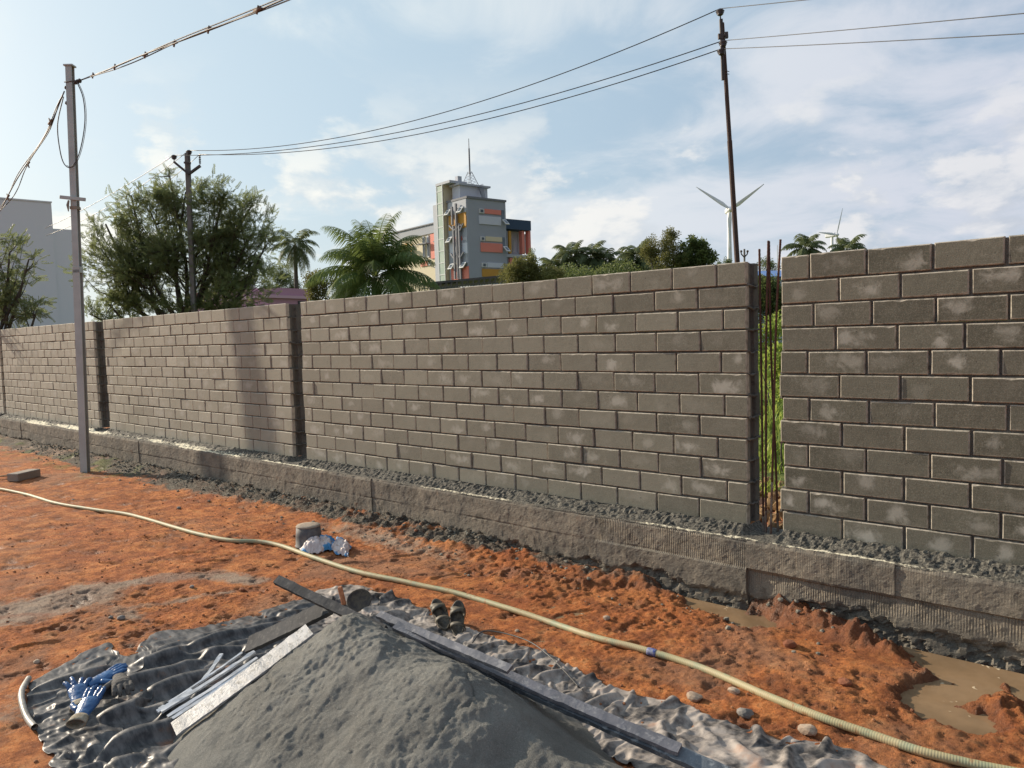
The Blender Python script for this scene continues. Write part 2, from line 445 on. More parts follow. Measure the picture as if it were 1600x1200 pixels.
M['steel'] = simple('galvanised_paint', (.46, .475, .455), (.38, .39, .375), 4, .5, 90, .15, .003, .25, lo=.3, hi=.7)
M['rust'] = simple('rusty_iron', (.045, .026, .022), (.075, .036, .026), 30, .8, 120, .5, .004)
M['rebar'] = simple('rusted_rebar', (.055, .022, .016), (.10, .038, .022), 20, .75, 200, .5, .003)
M['rebar_grey'] = simple('cement_splashed_rebar', (.22, .19, .16), (.12, .06, .04), 14, .8, 200, .5, .003)
M['dark_steel'] = simple('dark_weathered_steel', (.075, .055, .05), (.035, .03, .03), 8, .6, 60, .3, .004, stretch=(1, 1, .4))
M['wire'] = simple('black_wire', (.03, .03, .035), (.05, .05, .05), 4, .5, 10, 0)
M['wire_grey'] = simple('grey_cable', (.055, .050, .052), (.09, .078, .075), 4, .6, 10, 0)
M['porcelain'] = simple('brown_porcelain', (.06, .05, .055), (.04, .03, .03), 4, .3, 10, 0)
M['old_concrete'] = mat_concrete('pole_concrete', (.20, .19, .18), (.13, .125, .12), bst=.3)
M['white'] = simple('white_paint', (.74, .75, .77), (.66, .68, .70), .3, .5, 10, 0)
M['brick'] = mat_concrete('grey_brick', (.24, .21, .18), (.32, .27, .22), bst=.5)

# ------------------------------------------------------------------ ground
def blob(X, Y, px, py, rx, ry, z=0.0, ang=0.0):
    """elliptical weight, centre at photo point on the ground, radii in metres along the wall / across it"""
    c = G(px, py, z); dx = X - c[0]; dy = Y - c[1]
    co, si = math.cos(ang), math.sin(ang)
    a = (dx * co + dy * si) / rx; b = (-dx * si + dy * co) / ry
    return np.exp(-(a * a + b * b))
def chain(X, Y, pts, r):
    w = np.zeros_like(X)
    P = [G(a, b)[:2] for a, b in pts]
    for p, q in zip(P[:-1], P[1:]):
        d = q - p; L2 = d @ d
        t = np.clip(((X - p[0]) * d[0] + (Y - p[1]) * d[1]) / L2, 0, 1)
        dd = (X - p[0] - t * d[0]) ** 2 + (Y - p[1] - t * d[1]) ** 2
        w = np.maximum(w, np.exp(-dd / r ** 2))
    return w
RIDGE1 = [(1185, 950), (1240, 968), (1290, 982), (1340, 998), (1395, 1012)]
RIDGE2 = [(790, 893), (850, 902), (900, 910), (960, 905), (1000, 905), (1040, 918)]
def puddle_w(X, Y):
    w = chain(X, Y, [(1075, 918), (1120, 938), (1165, 958)], .15)
    w = np.maximum(w, chain(X, Y, [(1405, 985), (1470, 1008), (1540, 1026), (1660, 1060)], .22))
    w = np.maximum(w, chain(X, Y, [(1530, 1045), (1500, 1070), (1450, 1090), (1500, 1118)], .13))
    w = np.maximum(w, chain(X, Y, [(1660, 1080), (1720, 1150), (1800, 1200)], .2))
    w = w + fbm(X, Y, 6, 5, 91, .65) * .42
    return w
def ground_h(X, Y):
    near = sstep(30, 8, np.hypot(X + 2, Y - 3))
    h = fbm(X, Y, .5, 3, 5) * .03 + fbm(X, Y, 2.2, 3, 9) * .012
    rough = .30 + .70 * sstep(-.15, .35, fbm(X, Y, 1.1, 3, 33))
    h = h + near * (fbm(X, Y, 6, 5, 21, .62) * .014 * rough)
    zone = chain(X, Y, [(1060, 960), (1250, 1040), (1500, 1150), (1700, 1200)], .40) * .6 + chain(X, Y, [(600, 850), (800, 900), (1000, 940)], .40) * .7 + chain(X, Y, [(60, 760), (300, 790), (450, 850)], .6) * .45
    h = h + near * (clods(X, Y, 22, 500, .45) * .010 * rough * (.35 + zone) + clods(X, Y, 42, 510, .35) * .0055 * rough)
    h = h + zone * near * clods(X, Y, 12, 520, .6) * .014
    for R, a, r in ((RIDGE1, .060, .10), (RIDGE2, .030, .11)):
        w = chain(X, Y, R, r) * (.55 + .7 * sstep(-.4, .4, fbm(X, Y, 5, 3, 71)))
        h = h + w * a * (.5 + .5 * fbm(X, Y, 4, 3, 74)) + np.minimum(w, 1) * (clods(X, Y, 13, 530, .2) * a * .75 + clods(X, Y, 26, 540, .25) * a * .35 + clods(X, Y, 50, 545, .3) * .008)
    for (px, py, a) in ((1180, 1140, .2), (1240, 1158, -.1), (980, 1010, .5), (1120, 1040, .3), (640, 868, .2), (700, 900, .6), (560, 880, .1), (300, 865, .3), (180, 880, -.2), (330, 880, .4), (90, 985, .2), (230, 975, .1), (860, 930, .2), (900, 955, .4), (1010, 975, .1), (420, 800, .2), (520, 815, .3), (60, 1010, .6), (240, 840, .0)):
        c = G(px, py); dx = X - c[0]; dy = Y - c[1]; co, si = math.cos(a + .6), math.sin(a + .6)
        u = (dx * co + dy * si) / .135; v = (-dx * si + dy * co) / .048; q = u * u + v * v
        h = h - .011 * sstep(1.25, .75, q) * (1 - .25 * np.sin(u * 16) ** 2) + .006 * np.exp(-((q - 1.5) / .5) ** 2)
    # islands in the puddle
    for (px, py, r) in ((1455, 1055, .05), (1500, 1065, .07), (1545, 1090, .06), (1480, 1095, .05), (1575, 1110, .10), (1590, 1048, .05), (1560, 1060, .05)):
        h = h + blob(X, Y, px, py, r, r) * (.022 + .045 * clods(X, Y, 17, 550, .1))
    h = h - sstep(.02, .62, puddle_w(X, Y)) * .078
    pud = sstep(.4, .1, puddle_w(X, Y))
    # spill of mortar and gravel along the foot of the beam
    foot = sstep(.55, 0, (4.60 - Y)) * (Y < 5.2)
    gz = sstep(-3.0, -5.5, X)
    h = h + foot * gz * (.055 + .04 * fbm(X, Y, 7, 4, 17, .65) + .035 * clods(X, Y, 15, 560, .3)) * sstep(.6, .1, 4.6 - Y)
    h = h + sstep(.22, .02, 4.62 - Y) * (Y < 5.2) * (.03 + .03 * fbm(X, Y, 6, 4, 18)) * pud
    h = h + foot * (1 - gz) * .02 * fbm(X, Y, 14, 4, 19) * pud
    # back field, behind the wall: rubble bank and rough earth
    bk = sstep(4.95, 5.3, Y)
    h = h + bk * (.16 + .10 * fbm(X, Y, 1.4, 4, 55)) * sstep(9, 6, Y) + bk * sstep(8.5, 5.2, Y) * (ridged(X, Y, 6, 3, 12) - .4) * .10
    return h
def ground_attr(X, Y):
    grey = np.maximum.reduce([chain(X, Y, [(-80, 975), (30, 955), (130, 932)], .36) * .95, chain(X, Y, [(130, 928), (240, 908), (330, 897), (395, 908)], .15) * .80, chain(X, Y, [(180, 955), (360, 925)], .08) * .6,
        blob(X, Y, 20, 1110, .35, .25) * .55, blob(X, Y, 200, 960, .35, .10) * .7, blob(X, Y, 1130, 950, .45, .18) * .5,
        .75 * sstep(4.0, 4.5, Y) * sstep(-6, -9, X), .65 * blob(X, Y, 600, 845, 1.6, .22)])
    wet = np.maximum(sstep(-.15, .40, puddle_w(X, Y)), np.maximum(chain(X, Y, RIDGE1, .22) * .9, chain(X, Y, RIDGE2, .17) * .7))
    wet = np.maximum(wet, .35 * sstep(3.8, 4.5, Y) * sstep(-6, -3, X))
    wet = np.maximum(wet, .55 * chain(X, Y, [(1400, 1130), (1500, 1160), (1650, 1180)], .25))
    wid = .06 + .14 * sstep(-3.4, -6.0, X) + .24 * sstep(-7.0, -10.0, X) + .10 * fbm(X, Y, 1.5, 3, 93)
    grav = sstep(4.60 - wid - .12, 4.60 - wid * .6, Y) * (Y < 5.0) * (.45 + .45 * sstep(-2.0, -4.5, X)) * (.75 + .5 * fbm(X, Y, 4, 3, 94))
    n = fbm(X, Y, 3, 4, 88)
    green = sstep(6.6, 8.0, Y + n * .8) + .0
    green = np.maximum(green, .55 * sstep(.25, .5, fbm(X, Y, 4, 3, 28)) * sstep(-9.5, -11, X) * sstep(3.7, 4.1, Y) * (Y < 4.8))
    wet = wet * (Y < 5); grey = grey * (Y < 5)
    rub = sstep(4.9, 5.2, Y)
    grey = np.maximum(grey, rub * .45)
    return np.stack([grey, wet, grav, green], -1)
def axis(lo, hi, step, far_lo, far_hi, g=1.06):
    a = list(np.arange(lo, hi, step))
    s = step; x = hi
    while x < far_hi: a.append(x); s *= g; x += s
    a.append(far_hi)
    s = step; x = lo; b = []
    while x > far_lo: s *= g; x -= s; b.append(max(x, far_lo))
    return np.array(b[::-1] + a)
gx = axis(-5.6, .4, .0105, -3000, 3000, 1.012)
gx = gx[np.abs(gx) < 3001]
gx = np.concatenate([gx[gx < -30][::9], gx[(gx >= -30) & (gx <= 6)], gx[gx > 6][::9]])
gy = axis(1.0, 4.8, .0105, -3000, 4000, 1.05)
print('ground grid', len(gx), len(gy))
GX, GY = np.meshgrid(gx, gy)
GZ = ground_h(GX, GY)
farf = sstep(60, 200, np.hypot(GX, GY)); GZ = GZ * (1 - farf)
nx, ny = len(gx), len(gy)
ii = (np.arange(ny - 1)[:, None] * nx + np.arange(nx - 1)[None, :]).ravel()
soil = ground_attr(GX, GY).reshape(-1, 4)
g = mesh_np('ground', np.stack([GX, GY, GZ], -1).reshape(-1, 3), quads=np.stack([ii, ii + 1, ii + nx + 1, ii + nx], -1), mats=[M['ground']], smooth=True, attrs={'soil': soil})
tag(g, kind='structure')
def gh(x, y):
    i = min(max(int(np.searchsorted(gx, x)) - 1, 0), nx - 2); j = min(max(int(np.searchsorted(gy, y)) - 1, 0), ny - 2)
    u = (x - gx[i]) / (gx[i + 1] - gx[i]); v = (y - gy[j]) / (gy[j + 1] - gy[j])
    return float((GZ[j, i] * (1 - u) + GZ[j, i + 1] * u) * (1 - v) + (GZ[j + 1, i] * (1 - u) + GZ[j + 1, i + 1] * u) * v)
def onground(px, py, lift=0.0):
    p = G(px, py, 0)
    for _ in range(3): p = G(px, py, gh(p[0], p[1]) + lift)
    return p

# puddles: one muddy sheet just under the ground's general level
def puddles():
    t = NT('muddy_water')
    c = t.mix(t.mr(t.noise(3, 4, .6), .35, .65), (.30, .20, .115), (.23, .155, .09))
    foam = t.mr(t.noise(16, 2, .4, dist=.4), .70, .74)
    c = t.mix(t.mr(t.noise(1.6, 5, .6), .45, .6, 0, .6), c, (.16, .105, .06)); c = t.mix(foam, c, (.62, .50, .34))
    m_ = t.fin(c, t.math('ADD', .05, t.math('MULTIPLY', foam, .6)), t.bump(t.math('ADD', t.noise(20, 3, .5), t.math('MULTIPLY', foam, 2.0)), .12, .006), spec=.5)
    for name, x0, x1, y0, y1 in (('puddle', -3.2, .9, 3.3, 4.60),):
        X, Y = np.meshgrid(np.linspace(x0, x1, 30), np.linspace(y0, y1, 16))
        n_, k = 30, 16
        q = (np.arange(k - 1)[:, None] * n_ + np.arange(n_ - 1)[None, :]).ravel()
        o = mesh_np(name, np.stack([X, Y, np.full_like(X, -.027)], -1).reshape(-1, 3), quads=np.stack([q, q + 1, q + n_ + 1, q + n_], -1), mats=[m_])
        tag(o, kind='structure')
puddles()

# ------------------------------------------------------------------ the block wall
def wall_panel(x0, x1, tone0, tone1, seed, label, zt=ZT, zb=ZB):
    r = np.random.default_rng(seed)
    TH = .19
    root = empty('wall_panel', ((x0 + x1) / 2, WALL_Y + TH / 2, zb), label, 'wall', 'block wall panels')
    ox, oy, oz = root.location
    V = []; Q = []; LC = []; TN = []; 
    jw, jz, ch = .0155, .013, .005
    ch_ = (zt - zb) / NC
    ends = []
    for c in range(NC):
        z0 = zb + (NC - 1 - c) * ch_; z1 = z0 + ch_ - jz
        if c == 0: z1 = zt
        ex0 = x0 + r.uniform(-.016, .016); ex1 = x1 + r.uniform(-.010, .010)
        ends.append((z0, z1, ex0, ex1))
        # joints measured from the right end: alternate full / cut blocks, a little irregular
        off = BL * (r.uniform(.42, .60) if c % 2 == (seed % 2) else r.uniform(.95, 1.06))
        js = []; x = ex1 - off
        while x > ex0 + .05: js.append(x); x -= BL * r.uniform(.975, 1.02)
        xs = [ex1] + js + [ex0]
        for i in range(len(xs) - 1):
            b = xs[i] - (jw / 2 if i else 0); a = xs[i + 1] + (jw / 2 * r.uniform(.7, 1.4) if i < len(xs) - 2 else 0)
            yf = WALL_Y + r.normal(0, .0026); yb = WALL_Y + .04
            zz0 = z0 + r.normal(0, .0016); zz1 = z1 + r.normal(0, .0016); ch = .005 * r.uniform(.8, 1.3)
            tl = r.normal(0, .0018, 4)
            nu = 10
            base = len(V)
            # front grid with a chamfer ring: outer ring (set back) and inner face
            us = np.linspace(0, 1, nu)
            top_w = r.normal(0, .0007, nu) - (r.random(nu) < .03) * r.uniform(.002, .008, nu); bot_w = r.normal(0, .0007, nu) + (r.random(nu) < .03) * r.uniform(.002, .007, nu)
            for k in range(nu):        # rows: bottom-back, bottom-front, top-front, top-back
                u = us[k]; xx = a + (b - a) * u
                xi = min(max(xx, a + ch), b - ch)
                for (zz, yy, lv, xuse) in ((zz0, yb, 0, xx), (zz0, yf + ch, 0, xx), (zz0 + ch + bot_w[k], yf, .03, xi), (zz1 - ch + top_w[k], yf, .97, xi), (zz1, yf + ch, 1, xx), (zz1, yb, 1, xx)):
                    V.append((xx if yy > yf else xuse, yy + tl[0] * (u - .5) + tl[1] * (lv - .5), zz)); LC.append((u if yy > yf else (.015 if k == 0 else (.985 if k == nu - 1 else u)), lv, 0, 0))
            rr = (r.random(), r.random())
            for j in range(base, len(V)): LC[j] = (LC[j][0], LC[j][1], rr[0], rr[1])
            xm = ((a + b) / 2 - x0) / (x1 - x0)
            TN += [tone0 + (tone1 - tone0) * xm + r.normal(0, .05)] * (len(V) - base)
            for k in range(nu - 1):
                for j in range(5):
                    p = base + k * 6 + j; Q.append((p, p + 6, p + 7, p + 1))
            # side closers
            e = base + (nu - 1) * 6
            Q.append((base + 1, base + 2, base + 3, base + 4)); Q.append((e + 4, e + 3, e + 2, e + 1))
            Q.append((base, base + 1, base + 4, base + 5)); Q.append((e + 5, e + 4, e + 1, e))
    Vn = np.array(V) - np.array([ox, oy, oz])
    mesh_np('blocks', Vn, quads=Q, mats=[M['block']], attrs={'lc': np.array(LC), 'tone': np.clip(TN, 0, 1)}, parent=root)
    # core + rough grooved ends (plan outline with a concave key in each end)
    mb = MB(root.location)
    for (z0, z1, e0, e1) in ends:
        zc0 = z0 - .001; zc1 = z1 + (jz if z1 < zt - .001 else -.004) - .001
        def outline(inset):
            pts = []
            yf, yb = WALL_Y + .021, WALL_Y + TH
            n = 7
            right = [(e1 - .001 - inset, yf)]
            for k in range(n):
                a = math.pi * k / (n - 1); right.append((e1 - .002 - inset - .026 * math.sin(a), WALL_Y + TH / 2 - .030 * math.cos(a)))
            right += [(e1 - .001 - inset, yb)]
            left = [(e0 + .001 + inset, yb)]
            for k in range(n):
                a = math.pi * k / (n - 1); left.append((e0 + .002 + inset + .026 * math.sin(a), WALL_Y + TH / 2 + .030 * math.cos(a)))
            left += [(e0 + .001 + inset, yf)]
            return right + left
        P = outline(0); n = len(P)
        P = [(x + r.normal(0, .0015), y) for x, y in P]
        mb.add([(x, y, zc0) for x, y in P] + [(x, y, zc1 - .0006) for x, y in P], [(i, (i + 1) % n, n + (i + 1) % n, n + i) for i in range(n)] + [tuple(range(n))[::-1], tuple(range(n, 2 * n))])
    mb.build('core', M['end'], root)
    # ragged mortar squeezed out between the courses at the open end
    mm = MB(root.location)
    for (z0, z1, e0, e1) in ends[:-1]:
        for e, sg in ((e1, 1), (e0, -1)):
            pts = []; n = 9
            for k in range(n):
                y = WALL_Y + .02 + (TH - .03) * k / (n - 1)
                pts.append((e + sg * (.001 + r.uniform(-.004, .006)), y, z0 - .004 + r.uniform(-.007, .006) - .012 * math.sin(math.pi * k / (n - 1))))
            mm.tube(pts, [.005 + r.uniform(0, .006) for _ in pts], 6)
    mm.build('mortar_squeeze', M['end'], root)
    return root
XE = 3.2
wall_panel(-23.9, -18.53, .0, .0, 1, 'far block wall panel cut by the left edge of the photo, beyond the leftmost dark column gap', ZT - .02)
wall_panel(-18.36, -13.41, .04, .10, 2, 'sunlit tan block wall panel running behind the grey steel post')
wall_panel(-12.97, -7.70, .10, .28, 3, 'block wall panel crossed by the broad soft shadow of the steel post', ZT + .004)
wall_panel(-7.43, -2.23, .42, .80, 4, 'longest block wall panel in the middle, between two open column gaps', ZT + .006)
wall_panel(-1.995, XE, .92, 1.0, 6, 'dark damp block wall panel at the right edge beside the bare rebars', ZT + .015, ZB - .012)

# ------------------------------------------------------------------ plinth beam
def plinth():
    root = empty('plinth_beam', (-8, 4.6, 0), 'long rough grey concrete beam with cracked board-marked face under the block wall', 'concrete beam')
    o = np.array(root.location)
    # sections: x range (from photo joints), y offset of upper / lower half
    xs = [-24.0] + [float(W(p, q, 4.62)[0]) for p, q in ((32, 670), (115, 690), (216, 700), (366, 725), (580, 760), (930, 820), (1166, 870), (1398, 905))] + [XE]
    offU = [0, .003, -.002, .001, -.004, .003, .004, -.003, .002]
    offL = [.004, .005, .002, .007, -.002, .006, -.006, .020, .017]
    stri = [(0, 0), (0, 0), (0, 0), (0, 0), (0, 0), (0, .2), (1, 0), (.15, 1), (.15, 1)]
    for k in range(len(xs) - 1):
        x0, x1 = xs[k], xs[k + 1]
        step = .016 if x0 > -9 else .035
        X = np.arange(x0, x1, step); X = np.append(X, x1 - .0005)
        if k > 0: X[0] = x0 + .0005
        Z = np.concatenate([np.arange(-.06, .425, .013), [.432]])
        XX, ZZ = np.meshgrid(X, Z)
        mid = .245 + .012 * fbm(XX, XX * 0, 1.5, 2, 5)
        upper = sstep(-.004, .004, ZZ - mid)
        yo = offL[k] + (offU[k] - offL[k]) * upper
        grv = np.exp(-((ZZ - mid) / .006) ** 2) * .007 * sstep(-.5, .3, fbm(XX, ZZ * 0, 3, 3, 55))
        y = 4.62 + yo + grv
        y = y + fbm(XX, ZZ, 3, 3, 41 + k) * .007 + fbm(XX, ZZ, 22, 4, 43 + k, .65) * .0045
        su, slw = stri[k]
        # vertical form-board ribs, fading in and out
        ribw = sstep(-.35, .35, fbm(XX, ZZ, 2.2, 3, 9) + .2) * (su * upper + slw * (1 - upper)) * sstep(.0, .06, ZZ - .10)
        # honeycombed ragged foot
        edge = .085 + .05 * fbm(XX, XX * 0, 2.6, 3, 77) + .035 * fbm(XX, ZZ, 16, 3, 78)
        hole = sstep(.02, -.03, ZZ - edge)
        y = y + hole * (.022 + .028 * sstep(-.1, .5, fbm(XX, ZZ, 22, 3, 80)))
        # rounded crumbly top arris
        y = y + sstep(.405, .435, ZZ) * (.012 + .010 * fbm(XX, ZZ * 0, 20, 3, 15))
        n, kk = len(X), len(Z)
        V = np.stack([XX, y, ZZ], -1).reshape(-1, 3) - o
        q = (np.arange(kk - 1)[:, None] * n + np.arange(n - 1)[None, :]).ravel()
        Q = np.stack([q, q + 1, q + n + 1, q + n], -1).tolist()
        # back block: top & ends
        b = len(V); yb = 5.01
        top = V[(kk - 1) * n:kk * n]
        back = np.stack([X - o[0], np.full(n, yb - o[1]), np.full(n, .432 - o[2])], -1)
        back0 = back.copy(); back0[:, 2] = -.06 - o[2]
        V = np.concatenate([V, back, back0])
        for i in range(n - 1):
            t0 = (kk - 1) * n + i
            Q.append((t0, t0 + 1, b + i + 1, b + i)); Q.append((b + i, b + i + 1, b + n + i + 1, b + n + i))
        polys = [[j * n for j in range(kk)][::-1] + [b + n, b][::1], [j * n + n - 1 for j in range(kk)] + [b + n - 1, b + 2 * n - 1]]
        polys[0] = [b + n] + [j * n for j in range(kk)] + [b]
        mesh_np('beam_section', V, quads=Q, mats=[M['beam']], smooth=False, parent=root, polys=polys, attrs={'rib': np.concatenate([ribw.ravel(), np.zeros(2 * n)])})
    # mortar bed: crumbly slope between beam top and first course
    X = np.concatenate([np.arange(-24, -9, .03), np.arange(-9, XE, .013)])
    Yv = np.array([4.628, 4.632, 4.642, 4.655, 4.668, 4.681, 4.694, 4.707, 4.72, 4.733, 4.746, 4.76, 4.775, 4.79, 4.806, 4.87, 4.93, 4.995, 5.0])
    XX, YY = np.meshgrid(X, Yv)
    t = (YY - 4.63) / .175
    lump = np.maximum(0, ridged(XX, YY, 22, 3, 31) - .35)
    prof = .433 + .05 * sstep(.1, .95, t)
    h = prof + (fbm(XX, YY, 30, 4, 66, .65) * .017 + lump * .026) * sstep(.0, .25, t) * (t < 1.02) + .004 * fbm(XX, YY, 8, 2, 3)
    gap = np.zeros_like(XX)
    for a, b_ in ((-18.53, -18.36), (-13.41, -12.97), (-7.70, -7.43), (-2.23, -1.995)):
        gap = np.maximum(gap, sstep(a - .02, a + .03, XX) * sstep(b_ + .02, b_ - .03, XX))
    under = (YY > 4.80) & (gap < .05)
    h = np.where(under, .44, h)
    h = h * (1 - gap) + gap * (.437 + .008 * fbm(XX, YY, 20, 3, 8))
    h[0] = .425; h[-1] = .425
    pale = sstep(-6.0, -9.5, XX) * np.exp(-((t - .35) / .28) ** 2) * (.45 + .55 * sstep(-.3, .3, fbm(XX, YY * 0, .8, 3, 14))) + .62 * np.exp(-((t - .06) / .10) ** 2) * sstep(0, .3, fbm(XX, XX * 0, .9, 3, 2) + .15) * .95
    # left ledge whiter: sunlight put into the crumbs' colour, with cement whitewash
    n, kk = len(X), len(Yv)
    q = (np.arange(kk - 1)[:, None] * n + np.arange(n - 1)[None, :]).ravel()
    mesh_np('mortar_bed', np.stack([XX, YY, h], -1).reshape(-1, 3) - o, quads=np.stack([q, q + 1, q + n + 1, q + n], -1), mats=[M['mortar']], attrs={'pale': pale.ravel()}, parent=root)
plinth()
# ------------------------------------------------------------------ open column gap: six bare rebars
def rebars():
    mb_specs = [((1186.5, 389), (1190, 608), (1193, 840), 4.885, 'rusty rebar in the open gap closest to the middle panel, shorter than its neighbours'),
                ((1200.5, 376), (1197, 540), (1196.5, 841), 4.865, 'rusty rebar second from the middle panel, its tip touching another bar'),
                ((1201.5, 377), (1205, 557), (1216, 842), 4.925, 'rusty rebar leaning towards the dark right panel at its foot'),
                ((1219.5, 374), (1213, 498), (1204, 845), 4.85, 'rusty rebar beside the dark right panel at its top, foot splashed pale with cement')]
    for k, (a, b, c, Y, lab) in enumerate(mb_specs):
        A, B, Cc = W(*a, Y), W(*b, Y), W(*c, Y)
        Cc[2] = min(Cc[2], .44)
        pts = spline([A, B, (B + Cc) / 2 + np.array([random.uniform(-.004, .004), 0, 0]), Cc], 22)
        mb = MB(Cc); split = int(len(pts) * (.80 if k == 3 else .88))
        # ribbed bar: radius swells at every rib
        def fine(ps):
            out = []
            for p, q in zip(ps[:-1], ps[1:]):
                for t in (0, .5): out.append(p + (q - p) * t)
            return out + [ps[-1]]
        P1 = fine(pts[:split + 1]); P2 = fine(pts[split:])
        mb.tube(P1, [.0072 + (.0012 if i % 2 else 0) for i in range(len(P1))], 8)
        root = mb.build('rebar', M['rebar'], smooth=True); root.location = Cc
        tag(root, lab, 'rebar', 'bare rebars standing in the open column gap')
        m2 = MB(Cc); m2.tube(P2, [.0078 + (.0014 if i % 2 else 0) for i in range(len(P2))], 8)
        m2.build('cement_coating', M['rebar_grey'], root, True)
rebars()

# ------------------------------------------------------------------ poles and wires
def sag(a, b, s, n=24):
    a = np.array(a, float); b = np.array(b, float)
    return [a + (b - a) * t - np.array([0, 0, s * 4 * t * (1 - t)]) for t in np.linspace(0, 1, n)]
def steel_post():
    B = G(133.5, 737, 0); t0 = depth(B)
    T = DP(109, 104, t0 - .1)
    ax = (T - B); Ln = np.linalg.norm(ax); ax /= Ln
    # web / flange orientation: flanges face the camera
    sd = np.cross(fw, ax); sd /= np.linalg.norm(sd); fr = np.cross(ax, sd)
    root = empty('steel_post', tuple(B), 'grey painted steel post standing in front of the wall with a short crossbar', 'utility pole')
    o = B
    def P(a, b, z): return B + sd * a + fr * b + ax * z
    mb = MB(o)
    def prism(z0, z1, w, d, th):   # rolled section: two flanges and a web
        mb.box(P(0, -d, (z0 + z1) / 2), (w, th, (z1 - z0) / 2), (sd, fr, ax))
        mb.box(P(0, d, (z0 + z1) / 2), (w, th, (z1 - z0) / 2), (sd, fr, ax))
        mb.box(P(0, 0, (z0 + z1) / 2), (th, d - th * 1.02, (z1 - z0) / 2), (sd, fr, ax))
    zj = Ln * .50
    prism(-.4, zj, .050, .040, .006); prism(zj + .002, Ln, .044, .036, .0055)
    mb.build('shaft', M['steel'], root)
    mb = MB(o); mb.box(P(0, 0, zj), (.056, .046, .045), (sd, fr, ax), bev=.004); mb.build('splice_collar', M['steel'], root)
    mb = MB(o); mb.box(P(0, 0, Ln + .008), (.066, .055, .010), (sd, fr, ax)); mb.build('top_plate', M['steel'], root)
    zc = float((DP(115, 313, t0) - B) @ ax)
    tl = (sd * .985 - ax * .13); tl /= np.linalg.norm(tl); up2 = np.cross(tl, fr)
    mb = MB(o); mb.box(P(.0, -.056, zc), (.185, .012, .024), (tl, fr, up2), bev=.003); mb.build('crossbar', M['steel'], root)
    mb = MB(o); mb.box(P(0, 0, zc - .13), (.054, .050, .02), (sd, fr, ax)); mb.tube([P(-.05, -.07, zc - .03), P(-.065, -.075, zc - .10), P(-.06, -.07, zc - .19)], [.012, .02, .006], 6)
    mb.build('rag_tie', M['brick'], root)
    zi = Ln - .24
    mb = MB(o)
    for k in range(3): mb.lathe([(.012, 0), (.028, .004), (.034, .016), (.024, .03), (.012, .034)], P(.075 + .032 * k, -.03, zi + .01 * k), 10, (ax, fr, sd))
    mb.tube([P(-.06, -.05, zi), P(.17, -.03, zi + .03)], .008, 6)
    mb.build('insulator', M['dark_steel'], root, True)
    for k in range(2):
        mb = MB(o); mb.lathe([(.010, 0), (.024, .004), (.028, .014), (.012, .03)], P(-.045, -.02, zi - .07 - .22 * k), 10, (ax, fr, -sd)); mb.build('shackle', M['dark_steel'], root, True)
    # jumper loop
    mb = MB(o)
    lp = [P(.12, -.05, zi), P(.22, -.08, zi - .25), P(.235, -.09, zi - .6), P(.15, -.09, zi - 1.0), P(.04, -.10, zi - 1.22), P(-.07, -.09, zi - 1.2), P(-.15, -.06, zi - 1.0), P(-.185, -.04, zi - .6), P(-.09, -.03, zi - .2)]
    mb.tube(spline(lp, 6), .0075, 6); mb.tube([p + sd * .014 + fr * .01 for p in spline(lp[:6], 6)], .004, 6)
    mb.build('jumper_cable', M['wire_grey'], root, True)
    return P, zi, root
postP, post_zi, post_root = steel_post()
def bundle(A, Bp, s, label, seed, n=60, spread=.024, r=.0075):
    rr = random.Random(seed)
    base = sag(A, Bp, s, n)
    d = np.array(Bp) - np.array(A); L = np.linalg.norm(d); d /= L
    sd = np.cross(d, (0, 0, 1)); sd /= np.linalg.norm(sd); u = np.cross(sd, d)
    root = empty('cable_bundle', tuple(A), label, 'overhead cable', 'spaced overhead cables tied to the steel post')
    for k in range(3):
        ph = rr.uniform(0, 6); fr_ = rr.uniform(4, 7)
        pts = []
        for i, p in enumerate(base):
            t = i / (n - 1); e = min(1, t * 8)
            off = u * (k - 1) * spread * e * (.75 + .5 * math.sin(t * L * .9 + ph)) + sd * spread * .7 * e * math.sin(fr_ * t * 3 + ph)
            pts.append(p + off)
        mb = MB(A); mb.tube(pts, r * (1.25 if k == 1 else .9), 5); mb.build('strand', M['wire_grey'], root, True)
    m_ = int(L / .95)
    for i in range(1, m_ + 1):
        t = (i - .35) / m_; p = base[min(n - 1, int(t * (n - 1)))]
        mb = MB(A); mb.tube([p - u * spread * 1.5 - d * .02, p, p + u * spread * 1.5 + d * .015], .010, 5)
        mb.tube([p - d * .07, p + d * .07], .014, 5)
        mb.build('spacer', M['rebar_grey'], root, True)
def beyond(a, b_, k): return np.array(a) + (np.array(b_) - np.array(a)) * k
bundle(postP(.17, -.03, post_zi + .03), beyond(postP(.17, -.03, post_zi + .03), DP(475, -18, 6.6), 1.7), .02, 'bundle of dark cables with spacers rising from the steel post to the top edge', 1)
bundle(postP(-.08, -.02, post_zi - .12), DP(-75, 400, 15.0), .35, 'bundle of loose dark cables sloping down from the steel post to the left edge', 2, spread=.045)

def pin_insulator(mb, c, s=1.0, ax=None):
    mb.lathe([(.015 * s, -.10 * s), (.015 * s, 0), (.05 * s, .0), (.075 * s, .02 * s), (.05 * s, .035 * s), (.09 * s, .05 * s), (.06 * s, .075 * s), (.105 * s, .09 * s), (.07 * s, .13 * s), (.03 * s, .15 * s)], c, 12, ax)
